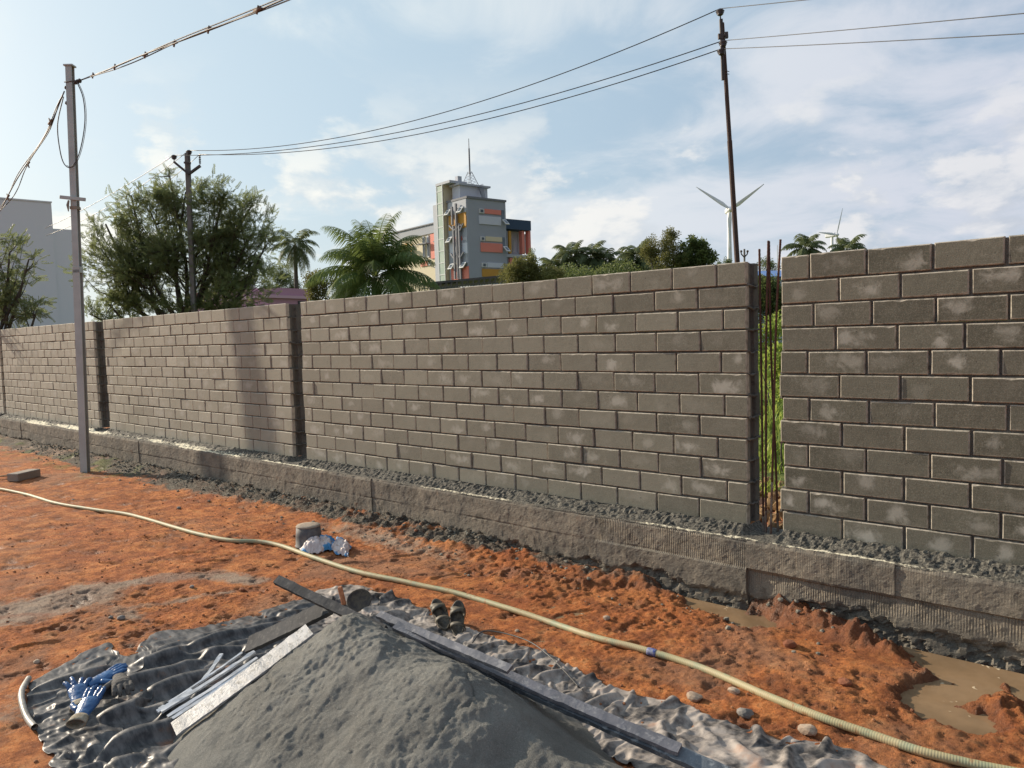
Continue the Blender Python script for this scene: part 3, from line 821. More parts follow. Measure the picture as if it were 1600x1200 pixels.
# rusty iron pole at the right
TR = 15.7
def iron_pole():
    T = DP(1128.5, 36, TR); Bm = DP(1152, 410, TR); dirv = (Bm - T) / np.linalg.norm(Bm - T)
    B = T + dirv * (T[2] / -dirv[2]); up_ = -dirv
    sd = np.cross(fw, up_); sd /= np.linalg.norm(sd); fr = np.cross(up_, sd)
    root = empty('iron_pole', tuple(B), 'tall thin rusty iron power pole leaning slightly, rising behind the long middle wall panel', 'utility pole')
    mb = MB(B)
    L = np.linalg.norm(T - B)
    mb.tube([B - up_ * .5, B + up_ * L * .35, B + up_ * L * .351, B + up_ * L * .7, B + up_ * L * .701, T], [.065, .062, .053, .050, .044, .040], 10)
    mb.build('shaft', M['rust'], root)
    def Q(px, py): return DP(px, py, TR - .12)
    mb = MB(B); mb.beam(Q(1126.5, 30), Q(1130, 125), .06, .05, fr); mb.build('channel', M['dark_steel'], root)
    mb = MB(B); mb.tube([Q(1125.2, 56.5), Q(1136.5, 55.5)], .03, 6); mb.box(Q(1126, 57), (.05, .03, .05), (sd, fr, up_)); mb.box(Q(1135, 55), (.03, .03, .06), (sd, fr, up_))
    mb.build('clamp', M['dark_steel'], root)
    for pa, pb in (((1132.5, 110), (1139.5, 112)), ((1132.5, 115), (1139.5, 116))):
        mb = MB(B); mb.tube([Q(*pa), Q(*pb)], .008, 5); mb.build('bolt', M['dark_steel'], root)
    for (px, py, off) in ((1125.5, 24, 0), (1130, 73, 0), (1127, 86.5, -.02)):
        mb = MB(B); pin_insulator(mb, Q(px, py) + fr * off, .85, (sd, fr, up_)); mb.build('insulator', M['porcelain'], root, True)
    return [Q(1125.5, 13.5), Q(1130, 63.5), Q(1127, 76.5)]
ia = iron_pole()
# concrete Y pole inside the big tree
TY = 25.9
def y_pole():
    T = DP(293, 249, TY); B = DP(306, 560, TY); d = (B - T) / np.linalg.norm(B - T); B = T + d * (T[2] / -d[2]); up_ = -d
    sd = np.cross(fw, up_); sd /= np.linalg.norm(sd); fr = np.cross(up_, sd)
    root = empty('concrete_power_pole', tuple(B), 'concrete power pole with a V-shaped arm rising out of the big feathery tree', 'utility pole')
    mb = MB(B); L = np.linalg.norm(T - B)
    mb.box((T + B) / 2, (.075, .07, L / 2 + .2), (sd, fr, up_), bev=.012); mb.build('shaft', M['old_concrete'], root)
    def Q(px, py): return DP(px, py, TY - .15)
    for a, b in (((295, 272), (272, 253)), ((295, 272), (313, 259))):
        mb = MB(B); mb.beam(Q(*a), Q(*b), .07, .09, fr); mb.build('cross_arm', M['dark_steel'], root)
    mb = MB(B); mb.beam(Q(287.5, 254), Q(298, 255.5), .06, .05, fr); mb.beam(Q(295.6, 250), Q(295.4, 243), .05, .04, fr); mb.build('top_bracket', M['dark_steel'], root)
    pts = []
    for (px, py) in ((272, 249), (295.5, 241.5)):
        mb = MB(B); pin_insulator(mb, Q(px, py), 1.0, (sd, fr, up_)); mb.build('insulator', M['porcelain'], root, True); pts.append(Q(px, py) + up_ * .14)
    mb = MB(B)
    c = Q(312.6, 258)
    for k in range(5): mb.lathe([(.015, 0), (.035, .01), (.04, .03), (.015, .05)], c + up_ * (.05 + .06 * k), 8, (sd, fr, up_))
    mb.tube([c, c + up_ * .38], .012, 5)
    mb.build('insulator', M['porcelain'], root, True); pts.append(c + up_ * .36)
    return pts
ya = y_pole()
def wire(name, pts, r, label, grp='bare power lines'):
    mb = MB(pts[0]); mb.tube(pts, r, 5); o = mb.build(name, M['wire'], None, True); o.location = pts[0]; tag(o, label, 'wire', grp); return o
# three conductors between the poles (ends match the insulators), and on past both poles
wire('power_line', sag(ya[1], ia[0], .78, 40), .011, 'topmost power line sagging between the concrete pole and the rusty iron pole')
wire('power_line', sag(ya[0], ia[1], .62, 40), .011, 'middle power line sagging between the concrete pole and the rusty iron pole')
wire('power_line', sag(ya[2], ia[2], .62, 40), .011, 'lowest power line sagging between the concrete pole and the rusty iron pole')
wire('power_line', sag(ia[0], beyond(ia[0], DP(1262, -1, 13.5), 5), .01, 24), .008, 'short power line leaving the iron pole top towards the upper frame edge')
wire('power_line', sag(ia[1], beyond(ia[1], DP(1680, 8, 9.2), 2.2), .04, 40), .007, 'upper of the two long power lines running right from the iron pole')
wire('power_line', sag(ia[2], beyond(ia[2], DP(1680, 40, 9.2), 2.2), .06, 40), .007, 'lower of the two long power lines running right from the iron pole')
wire('power_line', sag(ya[0], DP(70, 357, 32), .12, 20), .010, 'upper power line dropping left from the concrete pole over the white building')
wire('power_line', sag(ya[1], DP(72, 368, 33), .3, 20), .010, 'lower power line dropping left from the concrete pole past the feathery tree')
wire('power_line', sag(ya[2], DP(150, 345, 33), .3, 20), .010, 'power line half hidden in the crown of the feathery tree')

# ------------------------------------------------------------------ foliage
def mat_leaf(name, c1, c2, c3, transl=.35):
    t = NT(name)
    r = t.attr('rnd')
    c = t.mix(t.mr(r, 0, .6), c1, c2); c = t.mix(t.mr(r, .72, 1.0), c, c3)
    t.fin(c, .55, spec=.3)
    tr = t.N.new('ShaderNodeBsdfTranslucent'); t.L.new(t.mix(.5, c, c3), tr.inputs[0])
    ms = t.N.new('ShaderNodeMixShader'); ms.inputs[0].default_value = transl
    t.L.new(t.b.outputs[0], ms.inputs[1]); t.L.new(tr.outputs[0], ms.inputs[2])
    t.L.new(ms.outputs[0], t.N['Material Output'].inputs[0])
    return t.m
M['leaf_feather'] = mat_leaf('feathery_leaf', (.085, .115, .050), (.150, .190, .085), (.30, .33, .14), .50)
M['leaf_dark'] = mat_leaf('dark_leaf', (.065, .098, .036), (.115, .155, .055), (.22, .25, .09), .42)
M['leaf_olive'] = mat_leaf('olive_leaf', (.085, .095, .034), (.16, .165, .058), (.28, .26, .09), .38)
M['leaf_palm'] = mat_leaf('palm_leaf', (.055, .095, .030), (.095, .150, .045), (.24, .29, .08), .38)
M['leaf_palm_far'] = mat_leaf('far_palm_leaf', (.07, .10, .042), (.11, .14, .06), (.20, .22, .10), .36)
M['grass'] = mat_leaf('field_grass', (.13, .22, .040), (.24, .35, .065), (.46, .50, .12), .50)
M['bark'] = simple('bark', (.10, .085, .065), (.055, .045, .035), 8, .9, 30, .6, .02, stretch=(1, 1, .3))

def leaf_mesh(name, P, R, S, tmplV, tmplQ, mat, parent=None, rnd=None, origin=(0, 0, 0), seed=1):
    """copies of one small leaf spray (tmplV, tmplQ) at P with rotations R (k,3,3) and sizes S, baked into one mesh"""
    k = len(P); n = len(tmplV)
    V = np.einsum('kij,nj->kni', R, tmplV) * S[:, None, None] + P[:, None, :]
    V = V.reshape(-1, 3) - np.array(origin)
    Q = (np.array(tmplQ)[None] + (np.arange(k) * n)[:, None, None]).reshape(-1, 4)
    rg = np.random.default_rng(seed)
    rnd = rg.random(k) if rnd is None else rnd
    rv = np.repeat(rnd, n) * .75 + rg.random(k * n) * .25
    return mesh_np(name, V, quads=Q, mats=[mat], attrs={'rnd': rv}, parent=parent)
def rand_rot(k, rg, tilt=1.0, updir=None):
    """frames whose x axis points roughly outwards/up, random spin"""
    d = updir if updir is not None else rg.normal(size=(k, 3))
    d = d + rg.normal(size=(k, 3)) * tilt; d /= np.linalg.norm(d, axis=1)[:, None]
    a = rg.normal(size=(k, 3)); y = np.cross(d, a); y /= np.linalg.norm(y, axis=1)[:, None]; z = np.cross(d, y)
    return np.stack([d, y, z], -1)
def spray(kind):
    V = []; Q = []
    def leaf(p, d, w, up_=(0, 0, 1)):
        p = np.array(p, float); d = np.array(d, float); s_ = np.cross(d, up_); s_ = s_ / (np.linalg.norm(s_) + 1e-9) * w
        b = len(V); V.extend([p, p + d * .45 + s_, p + d, p + d * .45 - s_]); Q.append((b, b + 1, b + 2, b + 3))
    if kind == 'feather':     # arching pinnate twig
        for i in range(9):
            t = .12 + .88 * i / 8; c = np.array([t, 0, -.22 * t * t]); s_ = .26 * (1 - .45 * t)
            for sg in (-1, 1): leaf(c, (s_ * .35, sg * s_, -.05 - .10 * random.random()), .050)
        leaf((0, 0, 0), (1.0, 0, -.2), .012)
    elif kind == 'broad':
        for i in range(7):
            a = i * 2.4; t = .25 + .12 * i
            leaf((t * .8, 0, 0), (.25, .42 * math.cos(a), .42 * math.sin(a) - .08), .13, (.2, math.sin(a), -math.cos(a)))
        leaf((0, 0, 0), (.95, 0, 0), .015)
    elif kind == 'small':
        for i in range(10):
            a = i * 2.4; t = .1 + .09 * i
            leaf((t, .1 * math.cos(a * 1.7), .1 * math.sin(a)), (.16, .26 * math.cos(a), .26 * math.sin(a) - .05), .07, (.3, math.sin(a), -math.cos(a)))
    return np.array(V), Q
def tree(name, label, cat, basepx, depth_, blobs, leafmat, kind='feather', leaf=.28, trunk=.16, fork=.35, seed=1, group=None, tube_n=6, upb=.5, shell=.55, twigs=True):
    """blobs: (px, py, rx, ry, count) in photo pixels at the tree's depth; crown built around real limbs"""
    rg = np.random.default_rng(seed); px = depth_ / F_PX
    base = DP(basepx, 560, depth_); base[2] = 0
    root = empty(name, tuple(base), label, cat, group)
    C_ = [DP(b[0], b[1], depth_ + rg.uniform(-.3, .3) * b[2] * px) for b in blobs]
    top = max(c[2] for c in C_)
    fk = base + np.array([0, 0, top * fork]) + rt0 * rg.uniform(-.1, .1) * top * .1
    fh = np.array([fw[0], fw[1], 0]); fh /= np.linalg.norm(fh)
    mb = MB(base)
    mb.tube([base - np.array([0, 0, .3]), base + (fk - base) * .5 + rt0 * .04 * top * rg.uniform(-1, 1), fk], [trunk * 1.25, trunk, trunk * .85], 8)
    mb.build('trunk', M['bark'], root, True)
    P = []; D = []; RN = []
    limbs = MB(base)
    for c, b in zip(C_, blobs):
        rx, ry, cnt = b[2] * px, b[3] * px, b[4]
        mid = (fk + c) / 2 + np.array([0, 0, -.06 * top]) + rt0 * rg.uniform(-.05, .05) * top
        lp = spline([fk, mid, c], 4); limbs.tube(lp, list(np.linspace(trunk * .55, trunk * .16, len(lp))), tube_n)
        nb = max(5, int(cnt / 55))
        for j in range(nb):
            u = rg.normal(size=3); u /= np.linalg.norm(u); u[2] = abs(u[2]) * .9 - .15 if rg.random() < .75 else u[2]
            tip = c + (rt0 * u[0] * rx + fh * u[1] * rx * .9 + np.array([0, 0, 1]) * u[2] * ry) * rg.uniform(.75, 1.0)
            s0 = lp[int(len(lp) * rg.uniform(.45, .95))]
            bp = spline([s0, (s0 + tip) / 2 + rg.normal(size=3) * rx * .10, tip], 4)
            if twigs: limbs.tube(bp, list(np.linspace(trunk * .16, trunk * .03, len(bp))), 4)
            # sprays along the outer part of each branch, in clumps
            m_ = int(cnt / nb)
            tt = rg.beta(2.2, 1.0, m_)
            bpA = np.array(bp); idx = np.clip(tt * (len(bpA) - 1), 0, len(bpA) - 1.001); i0 = idx.astype(int); fr_ = (idx - i0)[:, None]
            q = bpA[i0] * (1 - fr_) + bpA[i0 + 1] * fr_
            q = q + rg.normal(size=(m_, 3)) * np.array([rx, rx, ry]) * .14
            P.append(q); o_ = (q - c) / max(rx, ry); o_[:, 2] += upb; D.append(o_)
            RN.append(np.clip(rg.uniform(.0, .75) * np.ones(m_) * .6 + .4 * rg.random(m_), 0, 1))
    limbs.build('limbs', M['bark'], root, True)
    P = np.concatenate(P); D = np.concatenate(D); RN = np.concatenate(RN)
    R = rand_rot(len(P), rg, .55, D)
    tv, tq = spray(kind)
    leaf_mesh('crown', P, R, leaf * rg.uniform(.65, 1.35, len(P)), tv, tq, leafmat, root, RN, base, seed)
    return root
tree('feathery_tree', 'large dark feathery-leaved tree filling the space behind the wall at the left', 'tree', 290, 26.5,
     [(180, 415, 52, 70, 1020), (165, 350, 34, 36, 326), (235, 330, 58, 48, 1020), (290, 300, 45, 36, 489), (345, 320, 52, 45, 884), (392, 368, 50, 58, 1020),
      (300, 390, 80, 60, 1632), (230, 420, 60, 60, 1156), (370, 440, 60, 50, 1156), (165, 470, 38, 40, 272), (215, 475, 40, 30, 285), (280, 478, 45, 28, 306), (345, 478, 45, 26, 285), (140, 490, 25, 20, 108), (412, 390, 24, 36, 176), (265, 275, 22, 14, 61), (205, 305, 30, 20, 88), (395, 318, 24, 18, 74)],
     M['leaf_feather'], 'feather', .25, .17, .30, 3, upb=.35)
tree('feathery_tree', 'sparse feathery tree at the left edge in front of the white building', 'tree', -30, 17,
     [(-20, 425, 46, 50, 420), (15, 395, 26, 30, 90), (38, 440, 26, 30, 100), (15, 475, 50, 22, 200), (58, 484, 24, 16, 60), (-5, 375, 22, 20, 60), (45, 405, 18, 16, 30)],
     M['leaf_feather'], 'feather', .21, .10, .30, 5, upb=.25)
G3 = 'small trees and shrubs behind the wall'
tree('shrub', 'low green shrub between the feathery tree and the leaning palm', 'shrub', 440, 48, [(425, 436, 26, 22, 420), (455, 440, 24, 16, 300), (440, 425, 18, 18, 200)], M['leaf_dark'], 'small', .30, .07, .3, 8, G3)
tree('shrub', 'yellowish green shrub above the pink building', 'shrub', 500, 30, [(492, 436, 12, 14, 180), (505, 440, 18, 20, 260), (520, 452, 14, 10, 150)], M['leaf_olive'], 'small', .28, .06, .3, 9, G3)
tree('bushy_tree', 'olive bushy tree in front of the right side of the colourful building', 'tree', 822, 60, [(815, 425, 30, 16, 620), (842, 430, 26, 15, 450), (795, 432, 20, 12, 300), (862, 432, 18, 12, 260), (822, 412, 18, 10, 220)], M['leaf_olive'], 'small', .48, .12, .3, 10, G3)
tree('slender_tree', 'narrow spiky tree just right of the colourful building', 'tree', 832, 85, [(831, 412, 5, 20, 130), (831, 396, 3, 10, 40)], M['leaf_dark'], 'small', .5, .08, .3, 12, G3)
tree('open_tree', 'loose open-crowned tree with visible trunk in front of the palms', 'tree', 1040, 62, [(1030, 385, 20, 15, 260), (1048, 378, 17, 11, 200), (1015, 398, 14, 12, 150), (1056, 400, 15, 14, 180), (1040, 405, 20, 12, 180)], M['leaf_olive'], 'small', .48, .14, .35, 13, G3)
tree('round_tree', 'dense round dark green tree beside the tall wind turbine', 'tree', 1086, 62, [(1080, 396, 20, 18, 480), (1096, 402, 15, 16, 330), (1072, 408, 16, 12, 260), (1086, 383, 12, 9, 160)], M['leaf_dark'], 'broad', .50, .14, .35, 14, G3)
tree('distant_bush', 'tiny dark bush on the horizon left of the rebars', 'bush', 1131, 120, [(1131, 414, 9, 6, 120)], M['leaf_dark'], 'small', .8, .1, .3, 15)
tree('distant_bush', 'tiny dark bush on the horizon seen through the rebars', 'bush', 1198, 110, [(1196, 414, 8, 6, 120), (1208, 418, 8, 4, 80)], M['leaf_dark'], 'small', .8, .1, .3, 16)

def palm(label, px, py, depth_, flen, nfr, seed, trunk=.14, mat='leaf_palm', el=(-.35, 1.35), basex=None, nl=26, droop=1.0, group='coconut palms', lw=1.0, lean=0):
    rg = np.random.default_rng(seed)
    c = DP(px, py, depth_); base = DP(px if basex is None else basex, 560, depth_); base[2] = 0
    root = empty('coconut_palm', tuple(base), label, 'palm tree', group)
    mb = MB(base)
    tp = spline([base - np.array([0, 0, .3]), base * .5 + c * .5 + rt0 * lean, c - np.array([0, 0, .05])], 8)
    mb.tube(tp, list(np.linspace(trunk * 1.2, trunk * .75, len(tp)) * (1 + .05 * np.array([(i % 2) for i in range(len(tp))]))), 8)
    mb.build('trunk', M['bark'], root, True)
    V = []; Q = []; rn = []
    for k in range(nfr):
        az = 2 * math.pi * (k * .618 + rg.uniform(-.05, .05)); t_ = k / (nfr - 1); e = el[0] + (el[1] - el[0]) * t_ + rg.uniform(-.12, .12)
        L = flen * rg.uniform(.82, 1.1); h = np.array([math.cos(az), math.sin(az), 0]); sidev = np.array([-math.sin(az), math.cos(az), 0])
        n = 14; p = c.copy(); a = e; pts = [p.copy()]; dirs = []
        for i in range(n):
            d = h * math.cos(a) + np.array([0, 0, 1]) * math.sin(a); dirs.append(d); p = p + d * L / n; pts.append(p.copy()); a -= droop * (.035 + .085 * math.cos(max(a, -1.2))) * (.6 + i / n)
        dirs.append(dirs[-1]); tone = rg.random()
        # rachis
        for i in range(n):
            w0 = .022 * flen * (1 - i / n) * .5 + .006; b = len(V); up_ = np.cross(dirs[i], sidev)
            V += [pts[i] + sidev * w0, pts[i] - sidev * w0, pts[i + 1] - sidev * w0 * .8, pts[i + 1] + sidev * w0 * .8]; Q.append((b, b + 1, b + 2, b + 3)); rn += [.9] * 4
        for j in range(nl):
            t = .14 + .86 * j / (nl - 1); x = t * n; i = min(int(x), n - 1); q = pts[i] + (pts[i + 1] - pts[i]) * (x - i); d = dirs[i]
            ll = L * .31 * math.sin(math.pi * min(1, .22 + t * .72)) * rg.uniform(.85, 1.1) + .02 * L; wd = ll * .055 * lw
            for sg in (-1, 1):
                g1 = sidev * sg * .80 + d * .55 + np.array([0, 0, -.30 - .25 * rg.random()]); g1 /= np.linalg.norm(g1)
                g2 = g1 + np.array([0, 0, -.75]); g2 /= np.linalg.norm(g2)
                m1 = q + g1 * ll * .55; m2 = m1 + g2 * ll * .5; wv = d * wd; b = len(V)
                V += [q - wv * .6, q + wv * .6, m1 + wv, m1 - wv, m2 + wv * .15, m2 - wv * .15]; Q += [(b, b + 1, b + 2, b + 3), (b + 3, b + 2, b + 4, b + 5)]; rn += [min(1, tone * .6 + .4 * rg.random())] * 6
    mesh_np('crown', np.array(V) - base, quads=Q, mats=[M[mat]], attrs={'rnd': np.array(rn)}, parent=root)
    return root
palm('broad young coconut palm with long arching fronds just behind the middle of the wall', 588, 432, 21, 2.05, 34, 3, .17, 'leaf_palm', (-.20, 1.53), nl=60, droop=1.0, lw=.50)
palm('tall thin coconut palm with ragged fronds between the feathery tree and the broad palm', 461, 382, 44, 1.75, 24, 4, .13, 'leaf_palm_far', (-.9, 1.2), basex=466, nl=26, droop=1.2, lw=1.0)
for k, (x, y, L, lab) in enumerate(((866, 417, 2.3, 'low distant coconut palm nearest to the colourful building'), (893, 400, 2.7, 'distant coconut palm second from the colourful building, tallest of its row'), (922, 402, 2.6, 'distant coconut palm third from the colourful building'), (947, 407, 2.5, 'distant coconut palm at the right end of the row of four'),
                                     (995, 402, 2.9, 'coconut palm partly behind the loose open-crowned tree'), (1259, 388, 2.6, 'coconut palm top showing above the right wall panel under the far turbine'), (1323, 390, 2.4, 'coconut palm top right of the far wind turbine above the wall'), (1001, 418, 2.0, 'low coconut palm in front of the base of the open-crowned tree'))):
    palm(lab, x, y, 78 if k < 4 else 74, L, 22, 20 + k, .17, 'leaf_palm_far', (-.75, 1.25), nl=20, droop=1.15, lw=1.7, basex=x + (k % 3 - 1) * 3)
# the strip of shrubs closing the view under the distant palms
def hedge():
    rg = np.random.default_rng(5); P = []
    for _ in range(5200):
        x = rg.uniform(845, 1120); d_ = rg.uniform(70, 96)
        top = 424 + 5 * math.sin(x * .07) + 4 * math.sin(x * .023 + 1)
        P.append(DP(x, rg.uniform(top, 445), d_))
    P = np.array(P); tv, tq = spray('small'); D = np.zeros_like(P); D[:, 2] = 1
    o = leaf_mesh('undergrowth', P, rand_rot(len(P), rg, 1.0, D), rg.uniform(.5, 1.0, len(P)), tv, tq, M['leaf_dark'], None, None, (0, 0, 0), 4)
    tag(o, 'dark undergrowth below the row of distant palms', 'undergrowth', kind='stuff')
hedge()

# ------------------------------------------------------------------ what the column gap shows: rubble, grass, bushes, blue shed
def field():
    rg = np.random.default_rng(8)
    # rubble clods behind the wall
    mb_t = []
    def rock(n=0): 
        import bmesh
        bm = bmesh.new(); bmesh.ops.create_icosphere(bm, subdivisions=2, radius=1)
        for v in bm.verts:
            f = 1 + .28 * (random.random() - .5) + .22 * math.sin(v.co.x * 3 + n) * math.cos(v.co.y * 4 + n * 2); v.co *= f
        V = np.array([v.co[:] for v in bm.verts]); T = np.array([[v.index for v in f.verts] for f in bm.faces]); bm.free(); return V, T
    rocks = [rock(i) for i in range(5)]
    V = []; T = []; c = 0
    for _ in range(1500):
        x = rg.uniform(-6.5, 1.0); y = rg.uniform(5.08, 8.3); s = rg.uniform(.02, .075) * (1 if rg.random() < .85 else 1.5)
        rv, rtri = rocks[rg.integers(5)]; q = rand_rot(1, rg)[0]
        V.append((rv * np.array([1, .85, .7]) * s) @ q.T + np.array([x, y, gh(x, y) + s * .3])); T.append(rtri + c); c += len(rv)
    m_ = simple('yellow_clod', (.34, .22, .10), (.20, .12, .055), 9, .95, 60, .5, .01)
    o = mesh_np('rubble', np.concatenate(V), tris=np.concatenate(T), mats=[m_], smooth=False)
    tag(o, 'loose yellow-brown rubble behind the wall seen through the gap', 'rubble', kind='stuff')
    # grass: bent blades
    n = 26000
    y = 7.3 + 36 * rg.random(n) ** 1.7; x0 = -2.1 / 4.8 * y
    x = x0 + rg.uniform(-1, 1, n) * (1.8 + .22 * y)
    x = x[:]; keep = fbm(x, y, .8, 3, 4) > -.35; x, y = x[keep], y[keep]; n = len(x)
    z = ground_h(x[None], y[None])[0]; hgt = rg.uniform(.10, .34, n) * (.75 + .6 * sstep(-.3, .4, fbm(x, y, .5, 2, 9))) * (1 + .35 * sstep(8, 20, y)); az = rg.uniform(0, 6.28, n); bend = rg.uniform(.1, .7, n) * hgt
    w = (.006 + .0012 * y) * rg.uniform(.7, 1.5, n); dx, dy = np.cos(az), np.sin(az)
    B = np.stack([x, y, z - .03], -1); sd = np.stack([-dy, dx, 0 * dx], -1) * w[:, None]
    mid = B + np.stack([dx * bend * .3, dy * bend * .3, hgt * .6], -1); tip = B + np.stack([dx * bend, dy * bend, hgt], -1)
    VV = np.stack([B - sd, B + sd, mid + sd * .8, mid - sd * .8, tip + sd * .1, tip - sd * .1], 1).reshape(-1, 3)
    q = np.arange(n)[:, None] * 6; QQ = np.concatenate([q + np.array([0, 1, 2, 3]), q + np.array([3, 2, 4, 5])])
    o = mesh_np('field_grass', VV, quads=QQ, mats=[M['grass']], attrs={'rnd': np.repeat(rg.random(n), 6)})
    tag(o, 'bright green grass and weeds growing in the field behind the wall', 'grass', kind='stuff')
field()
GB = 'bushes in the field behind the gap'
tree('bush', 'dark green bush behind the field grass, framed by the column gap', 'bush', 1201, 30, [(1188, 462, 20, 22, 420), (1214, 466, 20, 22, 420), (1200, 455, 20, 14, 260), (1240, 470, 26, 20, 300), (1160, 472, 22, 20, 300)], M['leaf_dark'], 'small', .36, .06, .2, 31, GB)
tree('weed', 'leafy yellow-green weed leaning from behind the dark right panel', 'plant', 1222, 9.5, [(1222, 590, 14, 26, 70), (1216, 560, 9, 16, 34)], M['grass'], 'broad', .13, .012, .4, 32)
tree('weed', 'tall yellow-green weed standing in the field in the upper part of the gap', 'plant', 1200, 15, [(1200, 512, 20, 18, 150), (1188, 530, 16, 18, 110)], M['grass'], 'small', .22, .015, .3, 33)
def sheds():
    blue = simple('blue_sheet_roof', (.10, .22, .50), (.08, .18, .42), 2, .5, 10, 0)
    wh = simple('shed_wall', (.55, .60, .66), (.45, .5, .56), 1, .8, 10, 0)
    dk = simple('shed_opening', (.03, .04, .06), None, 1, .8, 10, 0)
    t = 85; A = DP(1150, 434, t); Bq = DP(1262, 431, t); B0 = A.copy(); B0[2] = 0
    root = empty('storage_shed', tuple(B0), 'low storage shed with a blue sheet roof seen through the column gap', 'shed')
    ax = Bq - A; ax[2] = 0; L = np.linalg.norm(ax); ax /= L; dp = np.cross((0, 0, 1), ax); z1 = A[2]; zr = DP(1200, 419, t)[2]
    def P(a, b, z): return np.array([A[0], A[1], 0]) + ax * a + dp * b + np.array([0, 0, z])
    mb = MB(B0)
    mb.add([P(-.5, -.5, z1), P(L + .5, -.5, z1), P(L + .5, 4, zr), P(-.5, 4, zr), P(L + .5, 8.5, z1), P(-.5, 8.5, z1)] + [P(-.5, -.5, z1 - .12), P(L + .5, -.5, z1 - .12), P(L + .5, 4, zr - .12), P(-.5, 4, zr - .12), P(L + .5, 8.5, z1 - .12), P(-.5, 8.5, z1 - .12)],
           [(0, 1, 2, 3), (3, 2, 4, 5), (7, 6, 9, 8), (8, 9, 11, 10), (0, 6, 7, 1), (5, 4, 10, 11), (1, 7, 8, 2), (2, 8, 10, 4), (0, 3, 9, 6), (3, 5, 11, 9)])
    mb.build('roof', blue, root)
    mb = MB(B0); mb.box(P(L / 2, 4, (z1 - .14) / 2), (L / 2, 4, (z1 - .14) / 2), (ax, -dp, (0, 0, 1))); mb.build('wall', wh, root)
    for k in range(3):
        mb = MB(B0); mb.box(P(L * (.2 + .3 * k), -.02, z1 - .8), (L * .11, .05, .45), (ax, -dp, (0, 0, 1))); mb.build('opening', dk, root)
sheds()
def small_pole():
    T = DP(1163, 389, 130); B = T.copy(); B[2] = 0
    root = empty('three_arm_pole', tuple(B), 'tiny far power pole with three upturned arms beside the iron pole', 'utility pole')
    mb = MB(B); mb.tube([B, T], .16, 6); mb.build('shaft', M['old_concrete'], root)
    def Q(px, py): return DP(px, py, 129.7)
    for a, b, c in (((1163, 402), (1158.5, 397), (1158, 394.5)), ((1163, 402), (1167.5, 397), (1168, 394.5))):
        mb = MB(B); mb.tube([Q(*a), Q(*b), Q(*c)], .11, 5); mb.lathe([(.1, 0), (.22, .1), (.2, .3), (.05, .4)], Q(*c), 8); mb.build('cross_arm', M['dark_steel'], root)
    T = DP(1214.5, 383, 260); B = T.copy(); B[2] = 0
    mb = MB(B); mb.tube([B, T], [.22, .12], 5); o = mb.build('radio_mast', M['white']); o.location = B; tag(o, 'hair-thin pale mast on the horizon between the rebars', 'mast')
small_pole()

# ------------------------------------------------------------------ wind turbines
def turbine(label, hub, tdepth, basepx, blades, yawdir):
    H = DP(hub[0], hub[1], tdepth); B = H.copy(); B[2] = 0; dB = DP(basepx, 420, tdepth)
    s = tdepth / F_PX
    root = empty('wind_turbine', tuple(B), label, 'wind turbine', 'white wind turbines on the horizon')
    mb = MB(B); mb.lathe([(1.7, 0), (1.5, H[2] * .4), (1.0, H[2] - 1.0), (.95, H[2] - .9)], B, 20); mb.build('tower', M['white'], root, True)
    nf = np.array([yawdir[0], yawdir[1], 0.]); nf /= np.linalg.norm(nf); sd = np.cross((0, 0, 1), nf)
    mb = MB(B); mb.box(H - nf * 1.2 + np.array([0, 0, .3]), (4.2, 1.5, 1.6), (nf, sd, (0, 0, 1)), bev=.6); mb.build('nacelle', M['white'], root)
    hc = H + nf * 3.9
    mb = MB(B); mb.lathe([(.0, 1.9), (.7, 1.7), (1.2, .9), (1.35, 0), (1.2, -.6)][::-1], hc, 14, (sd, np.array([0, 0, 1.]), nf)); mb.build('hub', M['white'], root, True)
    for (bx, by) in blades:
        # direction within the rotor plane that projects on the photo's blade tip
        tip = DP(bx, by, tdepth); d = tip - hc; d = d - nf * (d @ nf); Lb = 21.5; d /= np.linalg.norm(d); w = np.cross(nf, d)
        V = []; F = []; n = 10
        for i in range(n):
            t = i / (n - 1); ch = .72 * (.5 + 1.5 * min(1, t * 5)) * (1 - .84 * t) if t > .0 else .55
            th = ch * (.5 if i == 0 else .17); tw = math.radians(22 * (1 - t)); cdir = w * math.cos(tw) + nf * math.sin(tw); tdir = np.cross(d, cdir)
            for k in range(8):
                a = 2 * math.pi * k / 8; V.append(hc + d * (Lb * t + .6) + cdir * (ch * math.cos(a) - ch * .25) + tdir * th * math.sin(a))
        F = [(i * 8 + k, i * 8 + (k + 1) % 8, (i + 1) * 8 + (k + 1) % 8, (i + 1) * 8 + k) for i in range(n - 1) for k in range(8)] + [tuple(range(8))[::-1], tuple(range((n - 1) * 8, n * 8))]
        mb = MB(B); mb.add(V, F); mb.build('blade', M['white'], root, True)
turbine('nearer white wind turbine with a raised V of blades behind the rusty iron pole', (1139, 329), 425, 1140, ((1089, 295), (1190, 291), (1139.5, 390)), (.55, -.8))
turbine('farther small white wind turbine above the right wall panel', (1300, 368), 590, 1300, ((1316, 325), (1258, 368), (1316, 384)), (.95, -.25))
